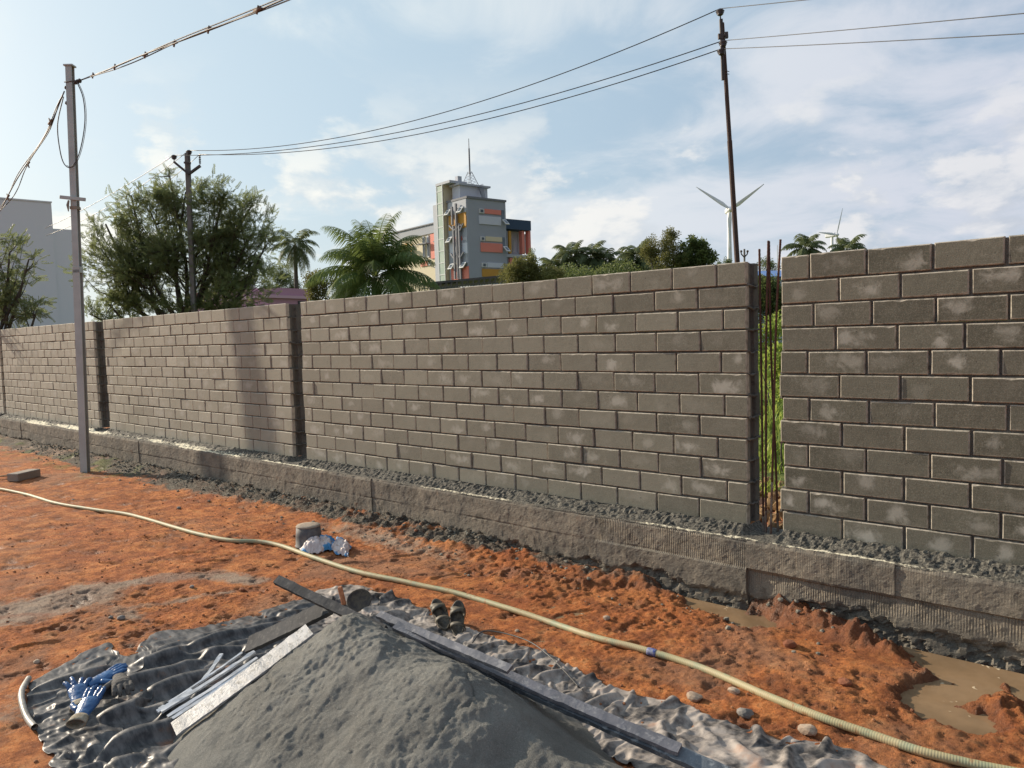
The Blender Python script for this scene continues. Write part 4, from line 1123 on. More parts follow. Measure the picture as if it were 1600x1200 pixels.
# ------------------------------------------------------------------ buildings
def hor_y(px):
    # image row of the horizon at this column
    a = rt[2] * (px - 800) / F_PX + fw[2]; return 600 + a / up[2] * F_PX
def paint(name, c, r=.75): return simple(name, c, tuple(x * .93 for x in c), .15, r, 10, 0)
def colour_block():
    cr = lambda cx, cy: (600 + cx * .216667, 200 + cy * .216667)
    t0 = 92.0
    # near vertical edge, far ends found from how the roof line closes on the horizon
    nx_, ny_ = cr(597, 505); hN = hor_y(nx_) - ny_
    rx_, ry_ = cr(875, 535); lx_, ly_ = cr(380, 555)
    zN = DP(nx_, ny_, t0)[2]
    Nn = DP(nx_, ny_, t0); 
    def onzz(p): v = ray(*p); return CAM + v * ((zN - CAM_H) / v[2])
    Rr = onzz((rx_, ry_))
    ub = Rr - Nn; ub[2] = 0; Lb = np.linalg.norm(ub); ub /= Lb
    Lb = min(Lb, 16)
    ua = np.cross((0, 0, 1), ub); 
    if ua @ rt0 > 0: ua = -ua
    inn = -ua * 0
    O = np.array([Nn[0], Nn[1], 0.0])
    # ub: along the right face; ua: along the left face, both horizontal and square
    def P(a, b, z): return O + ua * a + ub * b + np.array([0, 0, z])
    def bz(cx, cy, a=0.0):       # photo point -> (b, z) on the right face set back by a
        v = ray(*cr(cx, cy)); n = ua; t = ((O + ua * a - CAM) @ n) / (v @ n); q = CAM + v * t; return float((q - O) @ ub), float(q[2])
    def az(cx, cy, b=0.0):       # photo point -> (a, z) on the left face
        v = ray(*cr(cx, cy)); n = ub; t = ((O + ub * b - CAM) @ n) / (v @ n); q = CAM + v * t; return float((q - O) @ ua), float(q[2])
    root = empty('office_building', tuple(O), 'grey multi-storey office building with orange, salmon and cream painted panels and a roof mast', 'building')
    grey = paint('grey_facade', (.36, .39, .44)); salmon = paint('salmon_panel', (.78, .26, .20)); ochre = paint('ochre_panel', (.55, .29, .05)); cream = paint('cream_panel', (.70, .62, .44))
    white = paint('pale_panel', (.62, .66, .74)); navy = paint('navy_fascia', (.035, .07, .13)); lgrey = paint('light_grey_wall', (.46, .49, .54)); pipe = paint('grey_fin', (.20, .21, .24))
    glass = simple('green_glass', (.40, .50, .42), (.50, .58, .50), .8, .25, 10, 0); dark = simple('window_dark', (.10, .13, .16), None, 1, .2, 10, 0); frame = paint('window_frame', (.66, .68, .68))
    signm = paint('blue_sign', (.10, .12, .45))
    def bx(name, a0, a1, b0, b1, z0, z1, mt, parent=root):
        if a1 < a0: a0, a1 = a1, a0
        if b1 < b0: b0, b1 = b1, b0
        if z1 < z0: z0, z1 = z1, z0
        mb = MB(O); mb.box(P((a0 + a1) / 2, (b0 + b1) / 2, (z0 + z1) / 2), ((a1 - a0) / 2, (b1 - b0) / 2, (z1 - z0) / 2), (ua, ub, (0, 0, 1))); return mb.build(name, mt, parent)
    La = az(455, 500)[0]
    # the right face is the plane a=0 with b from 0 to Lb; the building extends to +a behind it
    bx('tower_wall', 0, La, 0, Lb, 0, zN, grey)
    bx('parapet', -.1, La + .1, -.1, Lb + .1, zN + .002, zN + .25, pipe)
    # panels of the right face
    def rp(c0, c1, mt, name='wall_panel', proud=.10, a=0.0):
        b0, z1 = bz(*c0, a); b1, z0 = bz(*c1, a); return bx(name, a - proud, a - .002, b0, b1, z0, z1, mt)
    for k in range(3):
        pass
    rp((722, 583), (842, 628), salmon); rp((683, 631), (842, 704), white)
    rp((730, 781), (850, 822), cream); rp((695, 826), (853, 900), salmon)
    rp((742, 970), (860, 1010), white); rp((705, 1014), (862, 1076), ochre)
    for (c0, c1) in (((683, 582), (718, 617)), ((693, 783), (724, 815)), ((703, 972), (736, 1005))):
        f = rp(c0, c1, frame, 'window', .18); 
        b0, z1 = bz(c0[0] + 6, c0[1] + 6); b1, z0 = bz(c1[0] - 8, c1[1] - 7); bx('pane', -.21, -.185, b0, b1, z0, z1, dark, f)
    for (c0, c1) in (((846, 592), (866, 660)), ((852, 788), (871, 854)), ((862, 972), (876, 1020))):
        rp(c0, c1, simple('strip_glass', (.16, .20, .25), None, 1, .3, 10, 0), 'strip_window', .06)
    for (c0, c1) in (((849, 662), (876, 702)), ((855, 855), (884, 895))):   # awning lights, hinged open
        b0, z1 = bz(*c0); b1, z0 = bz(*c1); mb = MB(O)
        outv = -ua * .9 + np.array([0, 0, -1.0]); outv = np.array([0, 0, -1.0]) * (z1 - z0) - ua * .7
        p0, p1 = P(-.12, b0, z1), P(-.12, b1, z1)
        nrm = np.cross(ub, outv); nrm /= np.linalg.norm(nrm)
        c = (p0 + p1) / 2 + outv / 2; hv = outv / np.linalg.norm(outv)
        mb.box(c, ((b1 - b0) / 2, np.linalg.norm(outv) / 2, .05), (ub, hv, nrm)); f = mb.build('awning_window', frame, root)
        mb = MB(O); mb.box(c, ((b1 - b0) / 2 * .6, np.linalg.norm(outv) / 2 * .65, .07), (ub, hv, nrm)); mb.build('pane', dark, f)
    # left face (plane b=0)
    def lp(c0, c1, mt, name='wall_panel', proud=.10, b=0.0):
        a0, z1 = az(*c0, b); a1, z0 = az(*c1, b); return bx(name, a0, a1, b - proud, b - .002, z0, z1, mt)
    lp((465, 525), (596, 632), lgrey, proud=.05)
    lp((468, 636), (598, 715), ochre); lp((470, 719), (603, 786), grey, proud=.06); lp((508, 790), (568, 825), salmon); lp((474, 790), (504, 825), lgrey); lp((572, 790), (604, 825), lgrey)
    lp((478, 829), (606, 903), white); lp((484, 907), (608, 972), grey, proud=.06); lp((500, 976), (560, 1010), cream); lp((488, 1015), (616, 1090), salmon)
    for (cx0, cy0, cx1, cy1) in ((520, 705, 530, 1090), (560, 705, 572, 1090), (540, 545, 548, 1090), (507, 570, 512, 700), (545, 690, 552, 1090)):
        a0, z1 = az(cx0, cy0); a1, z0 = az(cx1, cy1); bx('drain_pipe', (a0 + a1) / 2 - .12, (a0 + a1) / 2 + .12, -.48, -.24, z0, z1, pipe)
    for (j, e0, e1) in (((522, 740), (486, 705), (572, 700)), ((566, 745), (556, 690), (585, 690)), ((522, 940), (497, 905), (540, 900)), ((566, 940), (548, 900), (590, 895))):
        mb = MB(O)
        a, z = az(*j)
        for e in (e0, e1):
            a2, z2 = az(*e); mb.beam(P(a, -.4, z), P(a2, -.3, z2), .16, .16)
        mb.build('pipe_fork', pipe, root)
    for (cx, cy) in ((475, 612), (566, 592), (487, 808), (502, 1000), (587, 990)):
        a, z = az(cx, cy); mb = MB(O); hv = np.array([0, 0, -1.0]) - ub * .75; hv /= np.linalg.norm(hv); nrm = np.cross(ua, hv)
        mb.box(P(a, -.42, z), (.42, .42, .05), (ua, hv, nrm)); f = mb.build('awning_window', frame, root)
        mb = MB(O); mb.box(P(a, -.42, z), (.28, .27, .07), (ua, hv, nrm)); mb.build('pane', dark, f)
    # tall glazed slab at the left end of the tower
    aS0 = az(450, 600)[0]; aS1 = az(405, 600)[0]; zS = az(420, 418)[1]
    bx('stair_slab', aS0 + .02, aS1, -.35, Lb * .35, 0, zS, cream)
    bx('glass_strip', aS0 + .1, aS1 - .1, -.47, -.353, 0, zS - .1, glass)
    mb = MB(O)
    for k in range(14): mb.box(P((aS0 + aS1) / 2, -.485, zS * (k + .5) / 14), ((aS1 - aS0) / 2, .02, .05), (ua, ub, (0, 0, 1)))
    for e in (aS0 + .05, aS1 - .05): mb.box(P(e, -.49, zS / 2), (.05, .03, zS / 2), (ua, ub, (0, 0, 1)))
    mb.build('glazing_bars', frame, root)
    bx('cap', aS0 - 1.6, aS1 + .1, -.5, Lb * .36, zS + .002, zS + .3, lgrey)
    bx('side_slab', aS1 + .05, aS1 + 1.3, -.2, Lb * .3, 0, az(385, 555)[1], lgrey)
    # roof box with mast
    zB_ = bz(745, 435, 2.2)[1]; b1 = bz(746, 470, 2.2)[0]
    bx('roof_room', 2.2, La - .3, .6, b1, zN + .26, zB_, white); bx('roof_slab', 1.9, La - .1, .3, b1 + .3, zB_ + .002, zB_ + .22, lgrey)
    bx('water_tank', La - 1.0, La - .4, 1.0, 1.6, zB_ + .23, zB_ + 1.3, lgrey)
    # lattice mast
    am, bm_ = 3.4, bz(622, 420, 3.4)[0]
    zt_ = bz(603, 75, 3.4)[1]; zl = bz(618, 315, 3.4)[1]; z0 = zB_ + .22
    mb = MB(O); 
    for sa, sb in ((-1, -1), (1, -1), (1, 1), (-1, 1)): mb.tube([P(am + sa * .8, bm_ + sb * .8, z0), P(am + sa * .16, bm_ + sb * .16, zl)], .035, 4)
    lv = np.linspace(z0, zl, 6)
    for i in range(len(lv) - 1):
        def w_(z): return .8 + (.16 - .8) * (z - z0) / (zl - z0) if z < zl else .16 + (.09 - .16) * (z - zl) / ((zt_ - zl) * .85)
        w0, w1 = w_(lv[i]), w_(lv[i + 1])
        for (s0, s1) in (((-1, -1), (1, -1)), ((1, -1), (1, 1)), ((1, 1), (-1, 1)), ((-1, 1), (-1, -1))):
            mb.tube([P(am + s0[0] * w0, bm_ + s0[1] * w0, lv[i]), P(am + s1[0] * w1, bm_ + s1[1] * w1, lv[i + 1])], .02, 3)
    mb.tube([P(am, bm_, zl - .3), P(am, bm_, zl + (zt_ - zl) * .7), P(am, bm_, zl + (zt_ - zl) * .71), P(am, bm_, zt_)], [.11, .10, .05, .04], 6)
    mb.build('roof_mast', pipe, root)
    mb = MB(O); 
    for k in range(5): mb.tube([P(am - 1.2 - .25 * k, bm_ + .3, z0), P(am - 1.5 - .3 * k, bm_ + .5, z0 - 1.2 - .7 * k)], .05, 4)
    mb.build('dish_bracket', pipe, root)
    # right wing, set back
    aw = 1.2; bw1, zw = bz(1048, 672, aw); _, zw0 = bz(960, 735, aw); _, zf = bz(960, 915, aw); _, zf2 = bz(960, 935, aw)
    bx('wing_fascia', aw - .3, aw + 9, Lb + .05, bw1, zw0, zw, navy)
    bx('wing_wall', aw + 1.3, aw + 8.8, Lb + .05, bw1 - .3, 0, zw0 - .01, white)
    bx('floor_slab', aw - .2, aw + 1.28, Lb + .05, bw1 + .2, zf2, zf, lgrey)
    bx('wing_base', aw + .0, aw + 1.28, Lb + .05, bw1, 0, zf2 - 4.2, lgrey)
    def wp(c0, c1, mt, name, dpt=.6):
        b0, z1 = bz(*c0, aw); b1, z0 = bz(*c1, aw); return bx(name, aw - .1, aw - .1 + dpt, b0, b1, z0, z1, mt)
    wp((895, 742), (918, 906), ochre, 'column'); wp((990, 742), (1013, 910), salmon, 'column'); wp((1036, 742), (1058, 912), salmon, 'column'); wp((886, 742), (893, 1075), lgrey, 'column')
    wp((903, 936), (928, 1075), salmon, 'column'); wp((990, 938), (1012, 1075), lgrey, 'column')
    wp((932, 970), (988, 1002), signm, 'sign_board', .15)
    for c0, c1 in (((925, 800), (942, 900)), ((965, 768), (984, 905)), ((1014, 765), (1034, 905)), ((925, 940), (985, 968))):
        b0, z1 = bz(*c0, aw + 1.2); b1, z0 = bz(*c1, aw + 1.2); f = bx('window', aw + 1.15, aw + 1.28, b0, b1, z0, z1, frame); bx('pane', aw + 1.11, aw + 1.14, b0 + .15, b1 - .15, z0 + .15, z1 - .15, dark, f)
    # left wing: long front with roof line running down to the left
    bL = 1.5
    aW1 = az(62, 760, bL)[0]; aW0 = aS1 + 1.35; zW = az(380, 688, bL)[1]; zPar = az(383, 752, bL)[1]
    bx('wing_wall', aW0, aW1, bL, bL + 9, 0, zPar, cream); bx('parapet', aW0, aW1 + .1, bL - .15, bL + 9.1, zPar + .002, zW, grey); bx('parapet_cap', aW0, aW1 + .3, bL - .3, bL + 9.2, zW + .002, zW + .15, pipe)
    def wl(c0, c1, mt, name='wall_panel', proud=.12): return lp(c0, c1, mt, name, proud, bL)
    wl((338, 768), (398, 935), salmon); wl((135, 842), (175, 965), ochre); wl((197, 838), (212, 950), ochre); wl((178, 845), (194, 955), lgrey); wl((60, 800), (132, 980), lgrey, proud=.06)
    wl((268, 965), (322, 992), salmon); wl((404, 770), (415, 1100), lgrey)
    for c0, c1 in (((284, 785), (300, 935)), ((316, 778), (335, 932)), ((207, 850), (222, 945)), ((326, 965), (342, 990)), ((404, 800), (412, 880)), ((405, 990), (414, 1060))):
        f = wl(c0, c1, lgrey, 'window', .2); a0, z1 = az(c0[0] + 3, c0[1] + 12, bL); a1, z0 = az(c1[0] - 3, c1[1] - 12, bL); zm = (z0 + z1) / 2
        bx('pane', min(a0, a1), max(a0, a1), bL - .24, bL - .205, z0, z1, dark, f)
        bx('sunshade', min(a0, a1) - .5, max(a0, a1) + .4, bL - .9, bL - .245, zm + .3, zm + .42, pipe, f)
    return P, az, bz, La, Lb
colour_block()

def white_block():
    wm = simple('far_white_wall', (.78, .80, .86), (.76, .78, .84), .05, .8, 10, 0)
    t = 62.0; A = DP(-140, 303, t); 
    z1 = DP(0, 310.5, t)[2]; 
    v = ray(80, 317); B_ = CAM + v * ((z1 - CAM_H) / v[2]); v = ray(0, 310.5); A_ = CAM + v * ((z1 - CAM_H) / v[2])
    # wall running from A_ to B_, prolonged left
    ax = B_ - A_; ax[2] = 0; ax /= np.linalg.norm(ax)
    if abs(ax @ np.array([fw[0], fw[1], 0])) > .8: ax = rt0 * .8 + np.array([fw[0], fw[1], 0]) * .6; ax /= np.linalg.norm(ax)
    dp = np.cross((0, 0, 1), ax)
    if dp @ fw < 0: dp = -dp
    B0 = np.array([B_[0], B_[1], 0.])
    root = empty('plain_building', tuple(B0), 'big plain pale lavender-white building with a stepped roof at the left edge', 'building')
    mb = MB(B0); mb.box(B0 - ax * 14 + dp * 7 + np.array([0, 0, z1 / 2]), (14, 7, z1 / 2), (ax, dp, (0, 0, 1))); mb.build('tall_block', wm, root)
    # lower step on the right
    n = dp; vv = ray(118, 358); tt = ((B0 - CAM) @ n) / (vv @ n); q = CAM + vv * tt; L = float((q - B0) @ ax)
    vv = ray(84, 357); tt = ((B0 - CAM) @ n) / (vv @ n); z2 = float((CAM + vv * tt)[2])
    L = min(max(L, 1.5), 8)
    mb = MB(B0); mb.box(B0 + ax * (L / 2 + .001) + dp * 6.9 + np.array([0, 0, z2 / 2]), (L / 2, 6.8, z2 / 2), (ax, dp, (0, 0, 1))); mb.build('low_block', wm, root)
    mb = MB(B0)
    mb.box(B0 - ax * 14 + dp * 7 + np.array([0, 0, z1 + .06]), (14.05, 7.05, .055), (ax, dp, (0, 0, 1))); mb.build('roof_edge', wm, root)
white_block()
def pink_house():
    pk = paint('pink_wall', (.50, .27, .40)); pl = paint('pale_cornice', (.62, .40, .52)); gw = paint('white_gable', (.55, .60, .68))
    t = 36.0; A = DP(418, 450, t); B_ = DP(482, 446, t * 1.06); ax = B_ - A; ax[2] = 0; L = np.linalg.norm(ax); ax /= L; dp = np.cross((0, 0, 1), ax); z1 = DP(450, 448, t)[2]
    B0 = np.array([A[0], A[1], 0])
    root = empty('pink_house', tuple(B0), 'pink rendered house with a flat parapet peeping over the wall', 'house')
    def C(a, b, z): return B0 + ax * a + dp * b + np.array([0, 0, z])
    mb = MB(B0); mb.box(C(L / 2, 3, (z1 - .5) / 2), (L / 2, 3, (z1 - .5) / 2), (ax, dp, (0, 0, 1))); mb.build('wall', pk, root)
    mb = MB(B0); mb.box(C(L / 2, 3, z1 - .42), (L / 2 + .12, 3.12, .07), (ax, dp, (0, 0, 1))); mb.build('cornice', pl, root)
    mb = MB(B0); mb.box(C(L / 2, 3, z1 - .17), (L / 2 + .05, 3.05, .17), (ax, dp, (0, 0, 1))); mb.build('parapet', pk, root)
    mb = MB(B0); mb.box(C(.2, 3.6, z1 + .33), (.45, 2, .32), (ax, dp, (0, 0, 1))); mb.build('stair_head', gw, root)
    mb = MB(B0); mb.box(C(L - .5, -.01, z1 - .9), (.25, .05, .30), (ax, dp, (0, 0, 1))); mb.build('window', paint('dark_pane', (.08, .08, .1)), root)
pink_house()
def canopy():
    dk = simple('dark_canopy', (.05, .05, .055), (.09, .08, .075), 2, .6, 10, 0); gw = paint('canopy_wall', (.26, .30, .33)); fr = paint('truss', (.10, .09, .085))
    t = 70.0
    A = DP(655, 444, t); B_ = DP(792, 431, t * .98); ax = B_ - A; slope = ax.copy(); L = np.linalg.norm(ax); ax = ax / L; hx = np.array([ax[0], ax[1], 0]); hx /= np.linalg.norm(hx); dp = np.cross((0, 0, 1), hx); 
    B0 = np.array([A[0], A[1], 0.])
    root = empty('open_shed', tuple(B0), 'open shed with a thin dark roof and trusses below the colourful building', 'shed')
    mb = MB(B0); mb.box((A + B_) / 2 + dp * 3, (L / 2, 3, .10), (ax, dp, np.cross(ax, dp))); mb.build('roof', dk, root)
    mb = MB(B0)
    for z in (-.45, -.95): mb.beam(A + np.array([0, 0, z]), B_ + np.array([0, 0, z]), .08, .07)
    for k in range(17):
        p = A + (B_ - A) * k / 16; mb.beam(p + np.array([0, 0, -.12]), p + np.array([0, 0, -1.0]), .07, .07, upv=ax)
        if k < 16: q = A + (B_ - A) * (k + 1) / 16; mb.beam(p + np.array([0, 0, -.95]), q + np.array([0, 0, -.12]), .05, .05)
    mb.build('truss', fr, root)
    for k in range(5):
        p = A + (B_ - A) * (k + .1) / 4.2; h = p[2] - 1.0; mb = MB(B0); mb.box(np.array([p[0], p[1], h / 2]) + dp * .3, (.12, .12, h / 2), (hx, dp, (0, 0, 1))); mb.build('post', fr, root)
    w0 = A + (B_ - A) * .25; mb = MB(B0); mb.box(np.array([w0[0], w0[1], (w0[2] - .4) / 2]) + dp * 1.5, (L * .16, .8, (w0[2] - .4) / 2), (hx, dp, (0, 0, 1))); mb.build('wall', gw, root)
canopy()

# ------------------------------------------------------------------ sand pile
PA = G(548, 966, .47); PB = G(700, 1055, .38); PC = G(885, 1190, .20)
def pile_h(X, Y):
    def seg(p, q):
        d = (q - p)[:2]; L2 = d @ d; t = np.clip(((X - p[0]) * d[0] + (Y - p[1]) * d[1]) / L2, 0, 1)
        dist = np.hypot(X - p[0] - t * d[0], Y - p[1] - t * d[1]); z = p[2] + (q[2] - p[2]) * t
        return z - .62 * (np.sqrt(dist ** 2 + .06 ** 2) - .06)
    hs = [seg(PA, PB), seg(PB, PC)]
    h = np.logaddexp(hs[0] * 22, hs[1] * 22) / 22 - .01
    h = h + fbm(X, Y, 2.5, 3, 201) * .035
    h = h + sstep(0, .15, h) * (fbm(X, Y, 5, 3, 203, .6) * .022 + fbm(X, Y, 24, 4, 213, .85) * .011 * (.4 + .6 * sstep(-.2, .3, fbm(X, Y, 2, 3, 204))) + (ridged(X, Y, 30, 2, 205) - .5) * .004)
    topm = .25 + .75 * np.exp(-((X - PA[0] - .1) ** 2 + (Y - PA[1] + .05) ** 2) / .38 ** 2)
    h = h + sstep(0, .12, h) * topm * (clods(X, Y, 46, 600, .7) * .008 * sstep(-.1, .3, fbm(X, Y, 2.2, 3, 606)) + clods(X, Y, 85, 610, .3) * .006 * sstep(-.3, .3, fbm(X, Y, 4, 3, 607)) + fbm(X, Y, 60, 2, 608) * .003)
    # slump cracks
    cr_ = np.abs(fbm(X + .05 * fbm(X, Y, 12, 3, 207), Y, 1.6, 3, 209))
    h = h - .012 * sstep(.018, .004, cr_) * sstep(.15, .25, h) * sstep(.1, .3, fbm(X, Y, 1.5, 2, 211) + .2)
    return h
def sand_pile():
    x0, y0 = PB[0], PB[1]
    X, Y = np.meshgrid(np.arange(x0 - 1.5, x0 + 1.5, .0072), np.arange(y0 - 1.9, y0 + 1.5, .0072))
    h = pile_h(X, Y); n, k = X.shape[1], X.shape[0]
    q = (np.arange(k - 1)[:, None] * n + np.arange(n - 1)[None, :]); keep = (np.maximum.reduce([h[:-1, :-1], h[1:, :-1], h[:-1, 1:], h[1:, 1:]]) > -.03)
    q = q[keep].ravel(); Q = np.stack([q, q + 1, q + n + 1, q + n], -1)
    used, inv = np.unique(Q, return_inverse=True); V = np.stack([X, Y, h], -1).reshape(-1, 3)[used]
    t = NT('grey_sand')
    c = t.mix(t.mr(t.noise(3.2, 6, .6), .3, .7), (.305, .300, .275), (.205, .202, .185))
    c = t.mix(t.mr(t.noise(200, 4, .8), .50, .66, 0, .75), c, (.40, .39, .345))
    c = t.mix(t.mr(t.noise(170, 5, .85), .53, .68, 0, .6), c, (.06, .06, .052)); c = t.mix(t.mr(t.noise(6, 6, .7), .50, .70, 0, .5), c, (.155, .152, .138))
    hh = t.math('ADD', t.noise(190, 5, .75), t.math('MULTIPLY', t.noise(60, 6, .8), 1.8))
    o = mesh_np('sand_pile', V - np.array([x0, y0, 0]), quads=inv.reshape(-1, 4), mats=[t.fin(c, .95, t.bump(hh, 1.0, .012))], smooth=True)
    o.location = (x0, y0, 0)
    tag(o, 'heap of damp grey sand piled on the plastic sheet at the bottom centre', 'sand pile')
sand_pile()
def surf(x, y):
    a = np.array([[float(x)]]); b = np.array([[float(y)]]); return max(gh(x, y), float(pile_h(a, b)[0, 0]))
def on_surf(px, py, lift=0.0):
    p = G(px, py, 0)
    for z in np.arange(.6, -.05, -.01):
        q = G(px, py, z)
        if surf(q[0], q[1]) >= z: return q + np.array([0, 0, lift])
    return p

# ------------------------------------------------------------------ plastic sheets
def curve_at(P, n):
    P = np.array(P, float); S = spline(P, 10); S = np.array(S); d = np.concatenate([[0], np.cumsum(np.linalg.norm(np.diff(S, axis=0), axis=1))]); d /= d[-1]
    t = np.linspace(0, 1, n); return np.stack([np.interp(t, d, S[:, i]) for i in range(2)], -1)
def sheet(name, top, bottom, left, right, nu, nv, foldf, mat, label, cat, slack=(.1, .1), iters=240):
    gp = lambda L: [G(a, b)[:2] for a, b in L]
    T, Bm, Lf, Rg = curve_at(gp(top), nu), curve_at(gp(bottom), nu), curve_at(gp(left), nv), curve_at(gp(right), nv)   # left/right run bottom -> top
    u = np.linspace(0, 1, nu)[None, :, None]; v = np.linspace(0, 1, nv)[:, None, None]
    XY = (1 - v) * Bm[None] + v * T[None] + (1 - u) * Lf[:, None] + u * Rg[:, None] - ((1 - u) * (1 - v) * Bm[0] + u * (1 - v) * Bm[-1] + (1 - u) * v * T[0] + u * v * T[-1])
    X, Y = XY[..., 0], XY[..., 1]; U = np.broadcast_to(u[..., 0], X.shape); Vv = np.broadcast_to(v[..., 0], X.shape)
    edge = np.minimum(np.minimum(U, 1 - U) * nu, np.minimum(Vv, 1 - Vv) * nv) * .7
    jit = sstep(14, 0, edge) * .020
    X = X + jit * fbm(X, Y, 9, 3, 301); Y = Y + jit * fbm(X, Y, 9, 3, 302)
    gz_ = ground_h(X, Y) + .006
    P0 = np.stack([X, Y, gz_ + .012 + foldf(X, Y, U, Vv)], -1)
    fu = slack[0] * (.55 + .9 * sstep(-.4, .4, fbm(X, Y, 2.0, 2, 71))); fv = slack[1] * (.55 + .9 * sstep(-.4, .4, fbm(X, Y, 2.0, 2, 72)))
    P0 = settle(P0, gz_, fu, fv, iters)
    X, Y, Z = P0[..., 0], P0[..., 1], P0[..., 2]
    n = nu; q = (np.arange(nv - 1)[:, None] * n + np.arange(n - 1)[None, :]).ravel()
    c = np.array([X.mean(), Y.mean(), 0])
    o = mesh_np(name, np.stack([X, Y, Z], -1).reshape(-1, 3) - c, quads=np.stack([q, q + 1, q + n + 1, q + n], -1), mats=[mat], smooth=True)
    o.location = c; tag(o, label, cat)
    md = o.modifiers.new('thick', 'SOLIDIFY'); md.thickness = .003
    ss = o.modifiers.new('smooth', 'SUBSURF'); ss.levels = 1; ss.render_levels = 1
    return o
def settle(P, floor, su, sv, iters=260, anchor=.012, bend=.10, grav=.00035):
    """lets a sheet with too much cloth in it buckle and lie down on the ground (position based)"""
    P = P.copy(); A = P[..., :2].copy(); n0, n1 = P.shape[:2]
    def rest(a, c, k): return np.linalg.norm(a - c, axis=-1) * (1 + k)
    flat = P.copy(); flat[..., 2] = 0
    cons = []
    for (di, dj, st, kf) in ((0, 1, 1.0, 'u'), (1, 0, 1.0, 'v'), (1, 1, .7, 'd'), (1, -1, .7, 'd'), (0, 2, bend, 'u'), (2, 0, bend, 'v'), (0, 4, bend * .6, 'u'), (4, 0, bend * .6, 'v')):
        for ph in range(2 * max(di, abs(dj)) if max(di, abs(dj)) > 1 else 2):
            w = max(di, abs(dj))
            ii, jj = np.meshgrid(np.arange(n0), np.arange(n1), indexing='ij')
            key = (jj if di == 0 else ii)
            m_ = ((key // w) % 2 == ph % 2) if w == 1 or True else None
            m_ = m_ & (ii + di < n0) & (jj + dj < n1) & (jj + dj >= 0)
            if ph > 1: break
            i, j = ii[m_], jj[m_]
            k = {'u': su, 'v': sv, 'd': (su + sv) / 2}[kf]; k = k[i, j] if hasattr(k, 'shape') else k
            cons.append((i, j, i + di, j + dj, st, rest(flat[i, j], flat[i + di, j + dj], k)))
    V = np.zeros_like(P)
    for it in range(iters):
        V[..., 2] -= grav; V *= .93; P += V; prev = P - V
        P[..., :2] += (A - P[..., :2]) * anchor
        for (i, j, i2, j2, st, L) in cons:
            a = P[i, j]; c = P[i2, j2]; d = c - a; ln = np.linalg.norm(d, axis=-1) + 1e-9
            q = d * ((ln - L) / ln * .5 * st)[:, None]
            P[i, j] += q; P[i2, j2] -= q
        pen = P[..., 2] < floor
        P[..., 2] = np.where(pen, floor, P[..., 2])
        V = np.clip(P - prev, -.004, .004) * .9
        V[pen] *= .3
    return P
def crease(X, Y, ang, freq, seed, squash=.25):
    co, si = math.cos(ang), math.sin(ang); a = X * co + Y * si; b = (-X * si + Y * co) * squash
    w = fbm(X, Y, 1.6, 2, seed + 50) * .10
    n = vnoise((a + w) * freq, (b + w) * freq, seed); r = 1 - np.abs(n * 2 - 1); return r ** 2.6
def tarp_mat(name, dust, dustamt, rough, dir_=(1, 1, 1)):
    t = NT(name)
    c = t.mix(t.mr(t.noise(6, 6, .6), .35, .65), (.016, .017, .020), (.034, .034, .038))
    st = t.noise(1, 5, .65, vec=t.scale(dir_))
    c = t.mix(t.math('MULTIPLY', t.mr(t.math('ADD', st, t.math('MULTIPLY', t.noise(14, 5, .6), .6)), .62, 1.0), dustamt), c, dust)
    c = t.mix(t.mr(t.noise(5, 5, .6), .60, .74, 0, .6), c, (.30, .13, .06))
    return t.fin(c, rough, t.bump(t.math('ADD', t.noise(70, 4, .6), t.math('MULTIPLY', t.noise(22, 4, .6, dist=.6), .8)), .22, .004), spec=.4)
dirA = np.array([math.cos(math.radians(62)), math.sin(math.radians(62))])
def fold_left(X, Y, U, V):
    fd = (G(270, 1085) - G(85, 1185)); fa = math.atan2(fd[1], fd[0]) + math.pi / 2
    co, si = math.cos(fa), math.sin(fa); a_ = X * co + Y * si; b_ = (-X * si + Y * co) * .22
    h = fbm(a_, b_, 7, 3, 11) * .024 + fbm(X, Y, 9, 3, 12) * .018 + fbm(X, Y, 30, 2, 16) * .006 + np.abs(fbm(a_, b_, 3, 2, 13)) * .03
    for (px, py, r, a) in ((165, 1030, .10, .06), (235, 1120, .13, .06), (380, 985, .2, .04), (250, 1060, .12, .03), (120, 1160, .12, .03)):
        c = G(px, py); h = h + a * np.exp(-((X - c[0]) ** 2 + (Y - c[1]) ** 2) / r ** 2)
    return h
sheet('plastic_sheet', [(48, 1072), (100, 1042), (165, 1012), (182, 1022), (205, 1030), (245, 995), (300, 988), (370, 968), (430, 950), (505, 930)],
      [(105, 1235), (160, 1270), (250, 1290), (340, 1260), (430, 1170), (520, 1060)], [(105, 1235), (78, 1175), (60, 1140), (44, 1100), (48, 1072)], [(520, 1060), (515, 1000), (505, 930)], 150, 86, fold_left,
      tarp_mat('black_plastic', (.17, .16, .155), .8, .46, (5, 22, 9)), 'crumpled black plastic sheet on the red soil left of the sand heap', 'tarpaulin', (.11, .20), 260)
def fold_right(X, Y, U, V):
    h = fbm(X, Y, 9, 3, 21) * .026 + fbm(X, Y, 28, 2, 22) * .012
    return h * (.5 + V * .7) + .03 * np.exp(-((U - .96) / .05) ** 2)
